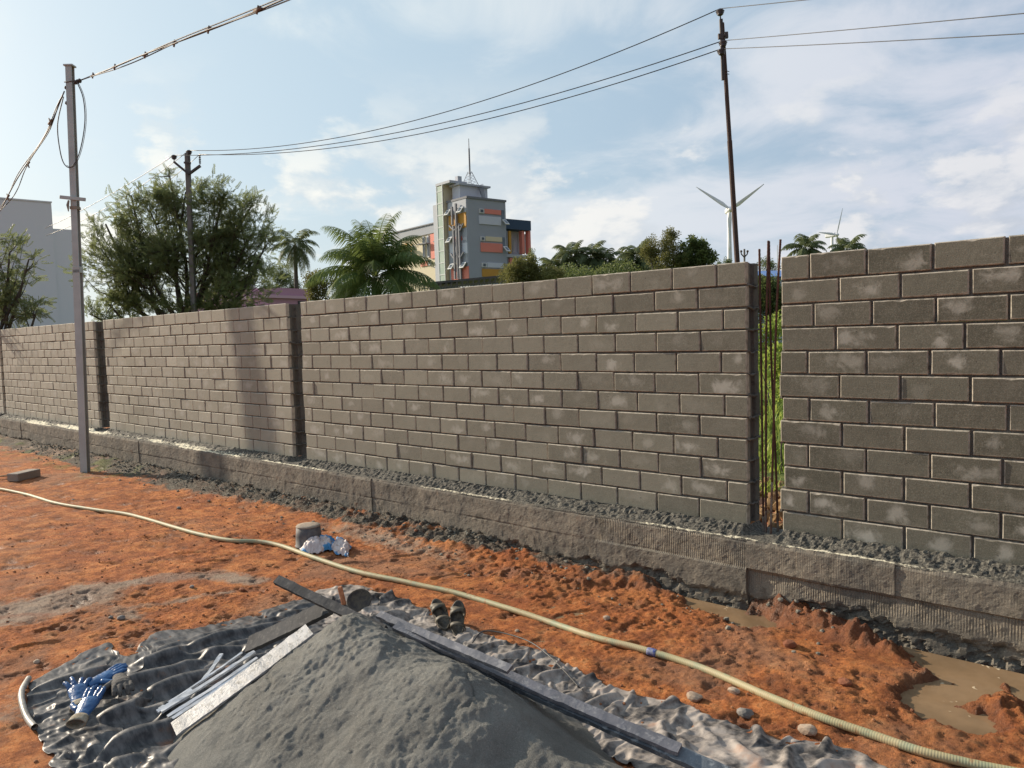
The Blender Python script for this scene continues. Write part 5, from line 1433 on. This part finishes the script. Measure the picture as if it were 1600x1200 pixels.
sheet('dusty_sheet', [(500, 925), (560, 916), (600, 930), (660, 950), (740, 985), (830, 1014), (905, 1050), (960, 1078), (1060, 1106), (1150, 1143), (1250, 1166), (1335, 1186), (1400, 1225)],
      [(500, 985), (560, 1000), (640, 1030), (700, 1060), (800, 1110), (900, 1160), (1000, 1200), (1080, 1250), (1180, 1300)], [(500, 985), (498, 955), (500, 925)], [(1180, 1300), (1290, 1262), (1400, 1225)], 300, 34, fold_right,
      tarp_mat('dusty_plastic', (.42, .37, .33), 1.0, .6, (5, 5, 5)), 'crumpled dust-greyed plastic sheet running along the right side of the boards', 'tarpaulin', (.20, .17), 260)

# ------------------------------------------------------------------ boards and strips
def mat_board(name, c1, c2, c3, rough=.6):
    t = NT(name)
    c = t.mix(t.mr(t.noise(5, 6, .65), .35, .62), c1, c2); c = t.mix(t.mr(t.noise(30, 5, .65), .52, .66, 0, .8), c, c3)
    return t.fin(c, rough, t.bump(t.noise(60, 5, .7), .5, .006), spec=.3)
M['form_dark'] = mat_board('form_board_dark', (.040, .041, .044), (.065, .065, .068), (.12, .115, .11), .85)
M['form_grey'] = mat_board('form_board_grey', (.22, .215, .235), (.15, .15, .165), (.34, .33, .33), .5)
M['form_blue'] = mat_board('form_board_bluegrey', (.15, .175, .20), (.09, .10, .115), (.30, .32, .33), .5)
M['form_pale'] = mat_board('cement_smeared_board', (.48, .48, .48), (.34, .34, .34), (.14, .14, .13), .45)
M['strip'] = simple('white_pvc', (.60, .63, .68), (.40, .42, .44), 14, .4, 60, .1)
def plank(a, b, w, th, mat, label, name='form_board', tilt=(0, 0, 1), grp='form boards lying on the sand heap', endcap=None):
    p0 = G(*a); p1 = G(*b); d = p1 - p0; L = np.linalg.norm(d); d /= L; u = np.array(tilt, float); sd = np.cross(u, d); sd /= np.linalg.norm(sd); u = np.cross(d, sd)
    c = (p0 + p1) / 2; n = max(6, int(L / .03)); rg = np.random.default_rng(int(abs(a[0] * 7 + b[1])))
    V = []; F = []
    for i in range(n + 1):
        t = i / n - .5; e = [rg.normal(0, .0012) for _ in range(4)]; sg_ = -.006 * math.cos(t * 3)
        for k, (x, y) in enumerate(((-1, -1), (1, -1), (1, 1), (-1, 1))):
            V.append(d * L * t + sd * (x * w / 2 + e[k]) + u * (y * th / 2 + sg_ + e[(k + 1) % 4] * .6))
    for i in range(n):
        for k in range(4): F.append((i * 4 + k, (i + 1) * 4 + k, (i + 1) * 4 + (k + 1) % 4, i * 4 + (k + 1) % 4))
    F += [(0, 1, 2, 3), (n * 4 + 3, n * 4 + 2, n * 4 + 1, n * 4)]
    mb = MB(); mb.add(V, F); o = mb.build(name, mat); o.location = c; tag(o, label, 'board' if name == 'form_board' else 'strip', grp)
    return o
camv = -np.array([fw[0], fw[1], 0]); camv /= np.linalg.norm(camv)
tl = lambda k: tuple(np.array([0, 0, 1.0]) + camv * k)
plank((433, 906, .50), (600, 985, .38), .050, .026, M['form_dark'], 'dark board whose tip sticks up in the air above the top of the sand heap', tilt=tl(.9))
plank((592, 960, .415), (797, 1046, .335), .042, .018, M['form_grey'], 'short lavender-grey board lying uppermost on the back slope of the heap', tilt=tl(.5))
plank((618, 978, .395), (1062, 1172, .13), .052, .020, M['form_grey'], 'long grey board reaching from the heap top down to the right', tilt=tl(.35))
plank((600, 976, .375), (1200, 1240, .05), .065, .026, M['form_blue'], 'longest blue-grey cement-smeared board lowest on the right flank of the heap', tilt=tl(.5))
plank((520, 945, .40), (388, 1008, .12), .10, .026, M['form_dark'], 'dark board with a worn end on the upper left flank of the heap', tilt=tl(.7))
plank((484, 984, .37), (272, 1140, .05), .10, .012, M['form_pale'], 'wide pale cement-whitened board sloping down the left flank of the heap', tilt=tl(.25))
G_S = 'white plastic strips by the heap'
for k, (a, b, lab) in enumerate((((398, 1018, .20), (252, 1112, .05), 'white strip farthest from the wide pale board, longest of the bunch'), ((402, 1028, .19), (262, 1120, .06), 'white strip in the middle of the bunch beside the wide pale board'),
                                ((392, 1040, .17), (262, 1128, .05), 'white strip resting right against the wide pale board'), ((346, 1022, .12), (318, 1062, .08), 'short white strip pointing up across the others'),
                                ((378, 1020, .15), (248, 1108, .04), 'thin greyish strip on the outer side of the white bunch'), ((300, 1078, .09), (246, 1112, .05), 'short broken white strip at the lower end of the bunch'))):
    plank(a, b, .020 if k != 4 else .012, .010, M['strip'], lab, 'plastic_strip', tl(.3), G_S)

# ------------------------------------------------------------------ hose
def hose():
    px = [(-60, 758), (0, 766), (40, 775), (85, 788), (150, 799), (200, 806), (250, 820), (310, 837), (360, 847), (405, 849), (440, 856), (490, 874), (560, 897), (640, 914), (720, 935), (790, 953), (860, 977), (930, 1000), (1000, 1018), (1060, 1036), (1120, 1058), (1200, 1093), (1280, 1125), (1360, 1153), (1440, 1180), (1520, 1200), (1640, 1226), (1850, 1290), (2150, 1340), (2600, 1330)]
    r = .019
    pts = [onground(a, b) + np.array([0, 0, r * .85]) for a, b in px]
    S = spline(pts, 26); S = np.array(S)
    d = np.concatenate([[0], np.cumsum(np.linalg.norm(np.diff(S, axis=0), axis=1))])
    for i in range(len(S)): S[i][2] = max(S[i][2], gh(S[i][0], S[i][1]) + r * .55)
    k = np.ones(15) / 15; z = np.convolve(np.pad(S[:, 2], 7, 'edge'), k, 'valid'); S[:, 2] = z
    n = 12; mb = MB(S[0]); mb.tube(S, r, n)
    t = NT('old_garden_hose'); ln = t.attr('len')
    c = t.mix(t.mr(t.noise(4, 5, .6), .3, .7), (.40, .37, .20), (.46, .38, .22)); c = t.mix(t.mr(t.noise(9, 5, .6), .45, .65, 0, .7), c, (.27, .33, .22)); c = t.mix(t.mr(t.noise(30, 4, .6), .56, .7, 0, .8), c, (.36, .18, .08))
    w = t.math('SINE', t.math('MULTIPLY', ln, 2 * math.pi / .011))
    c = t.mix(t.math('MULTIPLY', t.mr(w, -.2, -1.0), .22), c, (.20, .17, .10))
    mt = t.fin(c, .6, t.bump(w, .22, .0015))
    o = mb.build('hose', mt, None, True); o.location = S[0]
    at = o.data.attributes.new('len', 'FLOAT', 'POINT'); at.data.foreach_set('value', np.repeat(d, n).astype(np.float32))
    tag(o, 'long faded yellow-green ribbed hose lying across the red soil', 'hose')
    c0 = onground(1022, 1022); i = int(np.argmin(np.linalg.norm(S[:, :2] - c0[:2], axis=1)))
    mb = MB(S[0]); mb.tube(S[i - 3:i + 4], [r * 1.05, r * 1.16, r * 1.12, r * 1.2, r * 1.12, r * 1.18, r * 1.05], 12); mb.build('blue_wrap', simple('blue_tape', (.03, .06, .30), (.30, .32, .38), 60, .4, 50, .3), o, True)
    # short curved pipe offcut
    q = [onground(45, 1060, .02), onground(34, 1080, .03), onground(35, 1100, .03), onground(43, 1122, .025), onground(54, 1136, .02)]
    mb = MB(q[0]); mb.tube(spline(q, 8), .0155, 10, caps=False); mb.tube(spline(q, 8), .0115, 10, caps=False)
    o = mb.build('pipe_offcut', simple('dirty_pvc', (.40, .38, .34), (.20, .18, .15), 14, .45, 60, .2), None, True); o.location = q[0]; tag(o, 'short curved grey pipe offcut lying beside the left end of the black sheet', 'pipe')
hose()

# ------------------------------------------------------------------ gloves
M['nitrile'] = simple('blue_nitrile', (.006, .060, .19), (.012, .095, .26), 12, .30, 40, .25, .004, spec=.6)
M['cuff'] = simple('knit_cuff', (.36, .32, .25), (.22, .18, .12), 40, .9, 200, .5, .003)
M['grey_cloth'] = simple('dirty_knit', (.13, .12, .11), (.07, .065, .06), 30, .9, 150, .5, .004)
def glove(px, py, head, lift, label, mat, curl=.5, spread=.1, left=1, flat=.42, tilt=.15, seed=1, cuff=True):
    rg = random.Random(seed)
    c = onground(px, py, lift); root = empty('work_glove', tuple(c), label, 'glove', 'work gloves dropped on the black sheet')
    # heading given as a direction in the photo
    h = G(px + head[0] * 10, py + head[1] * 10) - G(px, py); h[2] = 0; h /= np.linalg.norm(h); s = np.cross((0, 0, 1), h) * left; u = np.array([0, 0, 1.0]) + h * -tilt; u /= np.linalg.norm(u); h = h + np.array([0, 0, tilt]); h /= np.linalg.norm(h)
    mb = MB(c)
    mb.lathe([(.004, -.105), (.034, -.10), (.036, -.07), (.043, -.03), (.046, .0), (.040, .022), (.02, .034), (.004, .036)], c, 16, (s, u * flat, h))
    for k in range(4):
        y = (-.034 + .0227 * k); L = (.066, .080, .084, .070)[k] * 1.02; a = (k - 1.5) * spread + rg.uniform(-.06, .06); e = tilt + rg.uniform(0, .2); p = c + s * y + h * .018 + u * .002; pts = [p]; cu = curl * rg.uniform(.6, 1.4)
        for j in range(4):
            d = (h * math.cos(a) + s * math.sin(a)) * math.cos(e) + np.array([0, 0, 1]) * math.sin(e); p = p + d * L / 4; pts.append(p); e -= cu * .35
        mb.tube([pts[0]] + pts[1:], [.0135, .0128, .012, .0115, .0075], 10)
    p = c - s * .036 - h * .045; pts = [p]
    for j, (a, L) in enumerate(((-.9, .03), (-.7, .028), (-.35, .028))):
        d = h * math.cos(a) + s * math.sin(a) + np.array([0, 0, -.1]); p = p + d * L; pts.append(p)
    mb.tube(pts, [.015, .0145, .0125, .008], 10)
    o = mb.build('glove_body', mat, root, True); rm = o.modifiers.new('fuse', 'REMESH'); rm.mode = 'VOXEL'; rm.voxel_size = .0034; rm.use_smooth_shade = True
    tx = bpy.data.textures.new('crinkle', 'CLOUDS'); tx.noise_scale = .022; dm = o.modifiers.new('crinkle', 'DISPLACE'); dm.texture = tx; dm.strength = .005; dm.texture_coords = 'LOCAL'
    if cuff:
        mb = MB(c); mb.lathe([(.036, -.098), (.041, -.112), (.043, -.135), (.045, -.15), (.040, -.151), (.036, -.13), (.032, -.10)], c, 18, (s, u * flat * 1.1, h)); mb.build('cuff', M['cuff'] if mat is M['nitrile'] else mat, root, True)
    return root
glove(122, 1078, (-.1, -1), .085, 'blue rubber glove lying palm down with spread curled fingers, leftmost of the gloves', M['nitrile'], .9, .30, 1, .5, .25, 1)
glove(140, 1098, (.75, -.8), .10, 'blue rubber glove with its cream cuff towards the camera, nearest of the gloves', M['nitrile'], .25, .03, -1, .55, .20, 2)
glove(168, 1056, (1, -.35), .10, 'dark blue rubber glove lying behind the other two on a fold', M['nitrile'], .4, .05, 1, .5, .12, 3, cuff=False)
glove(190, 1068, (.35, 1), .09, 'dirty grey knitted glove at the right end of the glove heap', M['grey_cloth'], .9, .1, 1, .6, .0, 4, cuff=False)

# ------------------------------------------------------------------ sandals
def sandal(px, py, head, mirror, label, tilt):
    c = onground(px, py, .035); root = empty('sandal', tuple(c), label, 'sandal', 'pair of worn sandals by the boards')
    h = G(px + head[0] * 10, py + head[1] * 10) - G(px, py); h[2] = 0; h /= np.linalg.norm(h); s = np.cross((0, 0, 1), h); h = h * math.cos(tilt) + np.array([0, 0, 1]) * math.sin(tilt); u = np.cross(s, h) * -1
    if u[2] < 0: u = -u
    n = 28; out = []
    for k in range(n):
        a = 2 * math.pi * k / n; x = .13 * math.cos(a); w = .048 - .007 * math.cos(a) * -1 + .006 * mirror * math.cos(a * 2) * math.sin(a); w *= (1 - .12 * math.exp(-((x + .01) / .035) ** 2))
        out.append((x, w * math.sin(a)))
    def ring(sc, z, bow=.0): return [c + h * x * sc + s * y * sc + u * (z + .018 * max(0, x / .13) ** 2 + bow * (y / .05) ** 2) for x, y in out]
    mb = MB(c); V = ring(.94, 0) + ring(1.0, .006) + ring(1.0, .020) + ring(1.02, .030) + ring(.93, .031) + ring(.90, .021) + ring(.01, .019)
    F = [(j * n + k, j * n + (k + 1) % n, (j + 1) * n + (k + 1) % n, (j + 1) * n + k) for j in range(6) for k in range(n)] + [tuple(range(n))[::-1], tuple(range(6 * n, 7 * n))]
    mb.add(V, F); mb.build('sole', simple('sandal_rubber', (.03, .027, .025), (.12, .10, .07), 30, .6, 120, .3, .003), root, True)
    sm = simple('sandal_strap', (.12, .10, .07), (.05, .045, .035), 30, .6, 100, .3, .003)
    for (x0, x1, hh, w) in ((.035, .055, .045, .017), (.075, .030, .042, .015), (-.055, -.075, .05, .013)):
        mb = MB(c); n2 = 11; V = []; F = []
        for k in range(n2):
            t = k / (n2 - 1); a = math.pi * t; y = .047 * math.cos(a); z = .020 + hh * math.sin(a) ** .7; x = x0 + (x1 - x0) * t
            for dx, dz in ((-w, 0), (w, 0), (w, .004), (-w, .004)): V.append(c + h * (x + dx) + s * y * (1 + dz * 8) + u * (z + dz))
        for k in range(n2 - 1):
            for j in range(4): F.append((k * 4 + j, k * 4 + (j + 1) % 4, (k + 1) * 4 + (j + 1) % 4, (k + 1) * 4 + j))
        F += [(0, 3, 2, 1), (4 * n2 - 4, 4 * n2 - 3, 4 * n2 - 2, 4 * n2 - 1)]
        mb.add(V, F); mb.build('strap', sm, root, True)
sandal(688, 966, (-.8, -1), 1, 'worn strapped sandal, the left one of the pair, farther from the hose', .40)
sandal(716, 972, (.1, -1), -1, 'worn strapped sandal, the right one of the pair, nearer the hose', .55)

# ------------------------------------------------------------------ bucket, bag, small junk
def junk():
    b = onground(483, 853)
    root = empty('upturned_bucket', tuple(b), 'dark upturned bucket with a cement-crusted top on the red soil', 'bucket')
    bm_ = simple('dark_dusty_plastic', (.085, .082, .088), (.15, .14, .13), 20, .7, 60, .2, .004); cem = mat_concrete('cement_crust', (.36, .29, .22), (.27, .23, .19), bst=.6)
    mb = MB(b); mb.lathe([(.118, 0), (.120, .012), (.114, .016), (.110, .10), (.104, .176)], b, 28); mb.build('body', bm_, root, True)
    mb = MB(b); mb.lathe([(.104, .1765), (.107, .182), (.100, .190), (.06, .193), (.002, .195)], b, 28); mb.build('top', cem, root, True)
    # torn cement bag draped at its foot
    t = NT('woven_bag'); tx = t.noise(9, 2, .5)
    c = t.mix(t.mr(t.noise(5, 3, .5, vec=t.scale((1, 1.6, .6))), .50, .53), (.60, .52, .50), (.05, .24, .48)); c = t.mix(t.mr(t.noise(20, 4, .6), .55, .68, 0, .6), c, (.45, .24, .13))
    bagm = t.fin(c, .6, t.bump(t.noise(60, 4, .6), .5, .006))
    def bag(pts, lab, hgt, seed):
        P = [onground(*p)[:2] for p in pts]; n = 44
        u = np.linspace(0, 1, n)[None, :, None]; v = np.linspace(0, 1, n)[:, None, None]
        XY = (1 - u) * (1 - v) * P[0] + u * (1 - v) * P[1] + u * v * P[2] + (1 - u) * v * P[3]; X, Y = XY[..., 0], XY[..., 1]
        e = np.minimum(np.minimum(u, 1 - u), np.minimum(v, 1 - v))[..., 0] * np.ones_like(X)
        X = X + fbm(X, Y, 14, 3, seed) * .03; Y = Y + fbm(X, Y, 14, 3, seed + 1) * .03
        Z = ground_h(X, Y) + .008 + sstep(0, .25, e) * hgt * (.5 + ridged(X, Y, 6, 3, seed + 2)) + np.abs(fbm(X, Y, 22, 3, seed + 3)) * .03
        q = (np.arange(n - 1)[:, None] * n + np.arange(n - 1)[None, :]).ravel(); c_ = np.array([X.mean(), Y.mean(), 0.])
        o = mesh_np('torn_bag', np.stack([X, Y, Z], -1).reshape(-1, 3) - c_, quads=np.stack([q, q + 1, q + n + 1, q + n], -1), mats=[bagm], smooth=True); o.location = c_
        o.modifiers.new('thick', 'SOLIDIFY').thickness = .002
        tag(o, lab, 'bag', 'torn woven bags by the bucket')
    bag([(466, 868), (505, 864), (512, 850), (478, 852)], 'white torn bag with a blue print leaning against the bucket', .075, 401)
    bag([(496, 866), (520, 862), (522, 850), (500, 846)], 'white and blue torn bag in front of the bucket, the middle one', .055, 411)
    bag([(515, 863), (545, 872), (549, 856), (527, 848)], 'dirty white torn bag farthest from the bucket', .045, 421)
    # grey brick and stick at the left edge
    c = onground(43, 748); root = tag(MB(c).build('solid_block', M['brick']) if False else empty('solid_block', tuple(c), 'rough grey concrete block lying on the soil near the left edge', 'block'))
    h = G(62, 743) - G(24, 752); h[2] = 0; h /= np.linalg.norm(h); s = np.cross((0, 0, 1), h)
    mb = MB(c); mb.box(c + np.array([0, 0, .05]) + s * .05, (.20, .09, .055), (h, s, (0, 0, 1)), bev=.008); mb.build('body', M['brick'], root)
    a, b2 = onground(-30, 748, .03), onground(21, 743, .03); mb = MB(a); mb.tube([a, (a + b2) / 2 + np.array([0, 0, .01]), b2], .012, 6); o = mb.build('stick', simple('pale_wood', (.45, .33, .20)), None, True); o.location = a; tag(o, 'pale wooden stick poking in from the left edge towards the grey block', 'stick')
    # iron mixing pan half sunk in the sheet, and an orange brick piece
    c = onground(562, 940, .05); mb = MB(c); tilt = np.array([.0, 0, 1]) + camv * .9; tilt /= np.linalg.norm(tilt); sd = np.cross(tilt, rt0); sd /= np.linalg.norm(sd); x_ = np.cross(sd, tilt)
    mb.lathe([(.002, 0), (.055, .004), (.072, .014), (.080, .022), (.084, .021), (.083, .018), (.074, .008), (.056, -.005), (.002, -.007)], c, 26, (x_, sd, tilt))
    o = mb.build('iron_pan', simple('crusted_iron', (.05, .042, .04), (.10, .08, .06), 30, .9, 80, .8, .01), None, True); o.location = c; tag(o, 'round dark crusted pan lying on the sheet behind the boards', 'pan')
    c = onground(534, 936, .05); mb = MB(c); mb.beam(c + np.array([0, 0, -.04]) + rt0 * .015, c + np.array([0, 0, .085]) - rt0 * .01, .03, .022, upv=camv, bev=.004); o = mb.build('brick_shard', simple('orange_clay', (.58, .24, .12), (.45, .17, .08), 30, .9, 80, .4, .005)); o.location = c; tag(o, 'upright orange clay shard beside the round dark pan', 'shard')
    # thin black cord arching over the dusty sheet
    q = [on_surf(738, 1010, .02), on_surf(755, 1002, .06), on_surf(790, 1008, .07), on_surf(832, 1021, .06), on_surf(870, 1050, .05), on_surf(905, 1080, .02)]
    mb = MB(q[0]); mb.tube(spline(q, 8), .004, 6); o = mb.build('cord', M['wire'], None, True); o.location = q[0]; tag(o, 'thin dark cord looping over the dusty sheet beside the boards', 'cord')
junk()
def stones():
    import bmesh
    def rock(n, sub=2):
        r = random.Random(n); bm = bmesh.new(); bmesh.ops.create_icosphere(bm, subdivisions=sub, radius=1)
        cuts = [Vector((r.gauss(0, 1), r.gauss(0, 1), r.gauss(0, 1))).normalized() for _ in range(7)]
        for v in bm.verts:
            for cdir in cuts:
                d = v.co.dot(cdir) - .72
                if d > 0: v.co -= cdir * d
            v.co *= 1 + .06 * (r.random() - .5)
        V = np.array([v.co[:] for v in bm.verts]); T = np.array([[v.index for v in f.verts] for f in bm.faces]); bm.free(); return V, T
    rk = [rock(i, 2) for i in range(6)]; rs = [rock(i + 20, 1) for i in range(6)]
    pale = simple('pale_stone', (.42, .33, .25), (.30, .22, .16), 20, .9, 60, .5, .006); red = simple('red_clod', (.30, .12, .06), (.20, .07, .035), 20, .95, 60, .6, .008); greys = simple('grey_stone', (.24, .22, .20), (.15, .14, .13), 20, .9, 60, .5, .006)
    L = [(379, 924, .028, red, 'round reddish stone right of the grey dust streak'), (300, 918, .022, greys, 'small dark stone on the grey dust streak'), (190, 968, .030, greys, 'flat grey stone in front of the black sheet, right one of two'), (173, 966, .018, greys, 'small grey stone, left one of two in front of the black sheet'),
         (57, 1036, .022, pale, 'pale flat stone above the left corner of the black sheet'), (1086, 1093, .040, pale, 'pale angular stone between the hose and the dusty sheet'), (1165, 1118, .038, greys, 'greyish stone close to the hose in the lower right'), (1262, 1145, .040, pale, 'pale flat stone below the hose in the lower right'),
         (1147, 1082, .030, pale, 'sandy stone just below the hose right of the blue wrap'), (1080, 1085, .022, red, 'red clod beside the angular pale stone'), (1320, 1070, .034, red, 'flat brown clod above the hose near the mud puddle'), (948, 968, .026, pale, 'brownish stone above the hose in the middle of the red soil'),
         (808, 987, .016, pale, 'tiny pale stone right of the sandals'), (650, 830, .020, red, 'small red clod on the bare soil below the beam'), (280, 795, .030, greys, 'dark lump near the hose at the left'), (700, 870, .022, red, 'dark red clod above the hose in mid frame'), (1235, 1010, .04, red, 'large crumbly clod in front of the mud ridge'), (115, 783, .03, greys, 'small dark stone by the hose near the grey block')]
    for k, (px, py, s, mt, lab) in enumerate(L):
        p = onground(px, py); V, T = rk[k % 6]; q = rand_rot(1, np.random.default_rng(k))[0]
        VV = (V @ q.T) * np.array([1.1, .9, .62]) * s
        o = mesh_np('stone', VV, tris=T, mats=[mt]); o.location = p + np.array([0, 0, s * .35]); tag(o, lab, 'stone', 'loose stones on the red soil')
    rg = np.random.default_rng(77)
    def scatter(name, n, xr, yr, sr, mt, lab, wf=None):
        V = []; T = []; c = 0; x = rg.uniform(*xr, n); y = rg.uniform(*yr, n)
        if wf is not None:
            w = wf(x, y); k = rg.random(n) < w; x, y = x[k], y[k]
        z = ground_h(x[None], y[None])[0]; R = rand_rot(len(x), rg)
        for i in range(len(x)):
            v, t = rs[rg.integers(6)]; s = sr[0] + (sr[1] - sr[0]) * rg.random() ** 2.5
            V.append((v @ R[i].T) * np.array([1, 1, .75]) * s + np.array([x[i], y[i], z[i] + s * .25])); T.append(t + c); c += len(v)
        o = mesh_np(name, np.concatenate(V), tris=np.concatenate(T), mats=[mt]); tag(o, lab, name.split('_')[-1], kind='stuff')
    scatter('pebbles', 4200, (-9, .3), (1.0, 4.5), (.003, .013), simple('mixed_pebble', (.36, .17, .08), (.20, .08, .04), 3, .95, 60, .3, .004), 'tiny clods and pebbles strewn over the red soil', lambda x, y: .25 + .75 * sstep(-.2, .4, fbm(x, y, 2, 3, 6)))
    scatter('gravel', 12000, (-16, -1.5), (4.0, 4.62), (.005, .022), simple('mortar_gravel', (.13, .125, .105), (.27, .25, .20), 30, .9, 80, .6, .006), 'dark gravel and fallen mortar along the foot of the beam', lambda x, y: sstep(4.62 - (.08 + .16 * sstep(-3.4, -6.5, x) + .22 * sstep(-7, -10, x)), 4.64, y) * .9 * (.5 + fbm(x, y, 3, 3, 95)) + .03)
stones()

# ------------------------------------------------------------------ haze
def haze():
    mb = MB(); mb.box((0, 500, 74), (3400, 3900, 76)); 
    m_ = bpy.data.materials.new('haze'); m_.use_nodes = True; nt = m_.node_tree; nt.nodes.clear()
    v = nt.nodes.new('ShaderNodeVolumePrincipled'); v.inputs['Color'].default_value = (.93, .96, 1, 1); v.inputs['Density'].default_value = HAZE; v.inputs['Anisotropy'].default_value = .3
    out = nt.nodes.new('ShaderNodeOutputMaterial'); nt.links.new(v.outputs[0], out.inputs['Volume'])
    o = mb.build('haze', m_); tag(o, 'thin pale evening haze filling the air', 'haze', kind='stuff')
HAZE = 0
if HAZE: haze()
